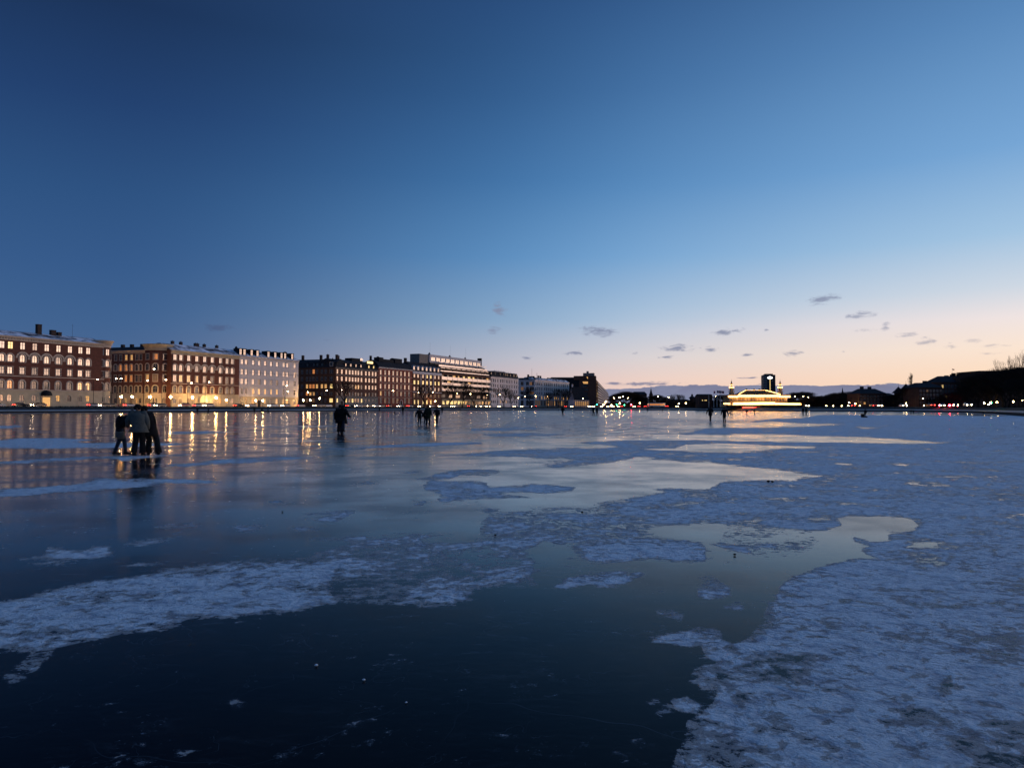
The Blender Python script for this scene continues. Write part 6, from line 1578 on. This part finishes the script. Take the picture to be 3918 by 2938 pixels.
    for q in (0, 1): chain(mb, [hip[q] + Vector((0, 0, .06)), hip[q].lerp(kn[q], .4), kn[q], kn[q].lerp(an[q], .6), an[q] + Vector((0, 0, .02))], [.115 * T, .105, .078 + wide * .3, .066 + wide * .6, .062 + wide], l, 9)
    if not sit: chain(mb, [Vector((0, 0, .98)), Vector((0, 0, .86)), Vector((0, 0, .80))], [.17 * T, .18 * T, .10], l, 10, .75)
    mb.build('trousers', r, True)
    for q in (0, 1):
        mb = MB(); chain(mb, [heel[q] + Vector((0, -.01, .02)), an[q] + Vector((0, .03, -.01)), toe[q] + Vector((0, .03, .0))], [.045, .055, .04], CL['black'], 8, .9); mb.build('boot', r, True)
    if hat:
        mb = MB(); chain(mb, [hd + Vector((0, -.01, .0)), hd + Vector((0, -.01, .06)), hd + Vector((0, -.01, .13)), hd + Vector((0, -.01, .17))], [.115, .118, .09, .03], CL[hat], 10); mb.build('hat', r, True)
    mb = MB()
    if hair == 'short': chain(mb, [hd + Vector((0, -.03, -.06)), hd + Vector((0, -.025, .02)), hd + Vector((0, -.01, .09)), hd + Vector((0, 0, .125))], [.08, .108, .095, .04], CL['hair'], 10)
    elif hair == 'long': chain(mb, [hd + Vector((0, -.09, -.36)), hd + Vector((0, -.08, -.2)), hd + Vector((0, -.04, -.05)), hd + Vector((0, -.02, .06)), hd + Vector((0, 0, .13))], [.07, .11, .12, .11, .04], CL['hair'], 10)
    elif hair == 'curly':
        rr = random.Random(3)
        for k in range(26):
            a, b_ = rr.uniform(0, 6.28), rr.uniform(-.3, 1.4); q = hd + Vector((math.cos(a) * math.cos(b_) * .10, math.sin(a) * math.cos(b_) * .10 - .03, .02 + math.sin(b_) * .10)); mb.ball(q, .045, CL['hair'], 6, 4)
    mb.build('hair', r, True)
    if bag == 'backpack':
        mb = MB(); b0 = ch + Vector((0, -.24, -.06)); mb.loft([(b0.x, b0.y, b0.z - .26, .12, .09), (b0.x, b0.y - .02, b0.z - .18, .17, .13), (b0.x, b0.y, b0.z + .1, .16, .12), (b0.x, b0.y + .03, b0.z + .22, .10, .07)], CL['black'], 10); mb.build('backpack', r, True)
    if bag == 'tote':
        mb = MB(); mb.box(.14, .20, -.12, .20, .62, .92, CL['denim']); mb.build('bag', r)
    return r
# the three nearest skaters at the left
P1 = person(463, 1740, 1562, -72, 'person in dark jacket and jeans with a backpack, bending towards the person in grey', 'black', 'denim', None, 'long', lean=(0, .34), step=.20, spread=.08, arms=((-.24, .38, .98), (.22, .36, 1.0)),
            coat_len=.80, thick=1.12, bag='backpack', fingers=True)
mb = MB(); mb.loft([(.17, .02, .60, .05, .12), (.20, .02, .66, .07, .17), (.19, .02, .86, .06, .16), (.17, .02, .90, .03, .12)], CL['grey'], 8); mb.build('shoulder_bag', P1, True)
person(533, 1744, 1546, 8, 'person in a pale grey padded jacket and wide black trousers seen from behind', 'grey', 'black', None, 'curly', lean=(-.05, .05), step=.04, spread=.13, arms=((-.38, .12, .98), (.30, .06, .92)), coat_len=.80, wide=.05, thick=1.34, fingers=True)
person(574, 1742, 1550, 20, 'person in a long black coat leaning beside the grey jacket, leg stretched out', 'black', 'black', None, 'curly', lean=(-.16, .05), step=.10, spread=.10, arms=((-.30, .15, .95), (.27, .05, .88)), coat_len=.66, wide=.06, thick=1.1,
       legs_xy=((-.02, -.02, .08), (.32, -.22, .09)), fingers=True)
# the couple
person(1302, 1658, 1547, 10, 'taller person in a long black coat of the close standing couple', 'black', 'black', None, 'short', step=.05, spread=.09, coat_len=.62, wide=.05, thick=1.2, arms=((-.30, .05, .86), (.2, .15, .9)), group='couple in dark coats')
person(1313, 1660, 1549, -20, 'person with one skate raised and an elbow out, right of the couple', 'black', 'navy', None, 'long', step=.05, spread=.07, coat_len=.62, wide=.04, thick=1.15, arms=((-.2, .1, .9), (.42, .12, 1.02)), elbows=((-.27, 0, 1.1), (.42, -.05, 1.12)),
       kick=(.22, -.34, .22), group='couple in dark coats')
# hand in hand group
person(1605, 1624, 1562, 0, 'person in dark jacket holding a child by the hand, left of the walking group', 'black', 'black', None, 'short', step=.08, spread=.13, arms=((-.42, .03, .82), (.42, .03, .85)), thick=1.12, group='walking group of four')
person(1628, 1622, 1570, 0, 'child in dark winter suit held by the hand in the walking group', 'black', 'black', None, 'short', step=.04, spread=.12, arms=((-.45, .03, .86), (.28, .03, .9)), thick=1.25, group='walking group of four')
person(1638, 1627, 1551, -10, 'tall person in a knitted hat, middle of the walking group', 'green', 'black', 'black', 'short', step=.12, spread=.11, arms=((-.30, .08, .95), (.29, .02, .88)), coat_len=.66, wide=.02, thick=1.12, group='walking group of four')
person(1672, 1619, 1558, 15, 'person in a dark jacket and navy trousers walking alone right of the group', 'black', 'navy', None, 'short', step=.03, spread=.07, arms=((-.34, .1, 1.05), (.27, .02, .9)), thick=1.15, group='walking group of four')
person(1542, 1586, 1550, 60, 'thin person standing sideways on the ice left of the walking group', 'brown', 'black', step=.02, spread=.04, group='distant people on the ice')
person(1510, 1586, 1575, -60, 'person sitting on the ice before the narrow red brick building', 'black', 'black', sit=True, group='distant people on the ice')
person(1692, 1580, 1556, 0, 'small figure standing by the quay right of the walking group', 'brown', 'black', step=.05, spread=.12, group='distant people on the ice')
for px, ft, hd_, rz, ar, lab in ((756, 1581, 1557, 0, .3, 'skater before the lamp-lit palace, left one of two'), (798, 1581, 1557, 90, .3, 'skater before the lamp-lit palace, right one of two'),
        (974, 1580, 1556, 0, .34, 'dark figure before the white building, leftmost of three'), (1003, 1581, 1559, 80, .4, 'striding figure before the white building, middle of three'), (1026, 1580, 1557, -70, .3, 'dark figure before the white building, rightmost of three'),
        (1452, 1574, 1556, 0, .3, 'figure beside the quay before the narrow red brick building'), (1761, 1575, 1563, 0, .3, 'tiny figure at the quay before the stepped modern block'),
        (2153, 1588, 1555, 10, .30, 'person in a dark jacket standing alone before the small chapel'), (2270, 1590, 1556, -60, .28, 'left person of the pair striding before the brick slab'), (2284, 1590, 1557, -60, .28, 'right person of the pair striding before the brick slab'),
        (2309, 1572, 1560, 0, .3, 'tiny figure at the far edge left of the skater before the crossing'), (2343, 1580, 1560, 0, .35, 'skater with spread arms before the busy crossing'), (2478, 1576, 1562, 0, .3, 'small figure before the thin church spire'),
        (2535, 1576, 1564, 0, .4, 'small figure right of the church spire by the bus'), (2857, 1585, 1566, 0, .26, 'slim figure before the pavilion entrance'), (2886, 1583, 1565, 0, .34, 'broad figure right of the slim one before the pavilion'),
        (3072, 1587, 1560, 0, .26, 'left person of the pair at the right end of the pavilion'), (3084, 1587, 1560, 0, .26, 'right person of the pair at the right end of the pavilion'),
        (3485, 1584, 1566, 10, .3, 'left figure of the pair before the pointed turret roofs'), (3494, 1584, 1567, 0, .3, 'right figure of the pair before the pointed turret roofs'), (3760, 1589, 1575, 0, .3, 'small figure at the bank under the wooded rise')):
    person(px, ft, hd_, rz, lab, rnd.choice(['black', 'navy', 'brown', 'green']), 'black', None, 'short', step=.16 if abs(rz) > 50 else .05, spread=.1, arms=((-ar, .04, .86), (ar, -.02, .86)), thick=1.1, group='distant people on the ice')
person(2717, 1612, 1555, -25, 'person walking with arms held out, left of the two before the flagpoles', 'black', 'navy', None, 'short', step=.03, spread=.05, arms=((-.46, .05, .90), (.30, -.05, 1.0)), coat_len=.72, thick=1.15, lean=(.02, .05), group='two skaters before the flagpoles')
person(2771, 1617, 1557, 5, 'slim skater with swinging arms, right of the two before the flagpoles', 'black', 'black', None, 'short', step=.06, spread=.13, arms=((-.40, .02, .88), (.48, .02, .78)), coat_len=.70, thick=1.05, group='two skaters before the flagpoles')
person(2793, 1587, 1576, -80, 'person sitting on the ice right of the slim skater', 'black', 'black', sit=True, group='distant people on the ice')
sled_p = person(3309, 1595, 1564, -35, 'person pushing a small child in a sled on the snow at the right', 'black', 'black', None, 'short', lean=(0, .2), step=.16, spread=.1, arms=((-.2, .45, .9), (.2, .45, .9)), thick=1.2, group='distant people on the ice')
q = on_ice(3305, 1597); mb = MB(); mb.box(-.3, .3, -.5, .5, .12, .2, CL['brown']); mb.box(-.3, .3, .4, .48, .2, .6, CL['brown']); mb.box(-.3, -.25, -.55, .55, 0, .12, CL['black']); mb.box(.25, .3, -.55, .55, 0, .12, CL['black'])
sl = mb.build('sled', None, label='small dark sled in front of the person pushing it on the snow', category='sled'); sl.location = (q.x, q.y, .0)

# ------------------------------------------------------------------ small things lying on the ice
def lump(px, py, size, mat, name, label, cat, seed):
    rr = random.Random(seed); p = on_ice(px, py); mb = MB(); n = 9
    rings = []
    for q in range(5):
        f_ = math.sin(math.pi * (q + .6) / 5.4); rings.append((rr.uniform(-.1, .1) * size, rr.uniform(-.1, .1) * size, size * .55 * q / 4, size * f_ * rr.uniform(.4, .6), size * f_ * rr.uniform(.35, .5)))
    mb.loft(rings, mat, n); o = mb.build(name, None, True, label=label, category=cat); o.location = (p.x, p.y, .003)
icem = pmat('ice_lump', (.7, .75, .8), .4, .1, 6); darkm = pmat('dark_debris', (.02, .018, .015), .9, .3, 6)
lump(1220, 2549, .022, icem, 'ice_chunk', 'small white ice chunk on the black foreground ice, upper one', 'ice chunk', 1); lump(1399, 2605, .020, icem, 'ice_chunk', 'small white ice chunk on the black foreground ice, right one', 'ice chunk', 2)
lump(1560, 2690, .012, icem, 'ice_chunk', 'tiny white ice crumb below the two ice chunks', 'ice chunk', 3)
lump(2936, 1845, .08, darkm, 'debris', 'dark clod on the snow below the long bright ice patch, left one', 'debris', 4); lump(2951, 1846, .07, darkm, 'debris', 'dark clod on the snow below the long bright ice patch, right one', 'debris', 5)
lump(2805, 2125, .035, darkm, 'stone', 'dark stone at the tip of the middle snow tongue', 'stone', 6); lump(2226, 1963, .045, darkm, 'stone', 'small dark stone on broken snow in the middle', 'stone', 7); lump(1896, 2050, .035, darkm, 'stone', 'small dark stone on the broken snow band', 'stone', 8)
lump(122, 1593, .5, darkm, 'debris', 'flat dark lump on the ice near the left quay', 'debris', 9); lump(1085, 1960, .03, darkm, 'stone', 'dark pebble on bare ice', 'stone', 10)
REG.flush()
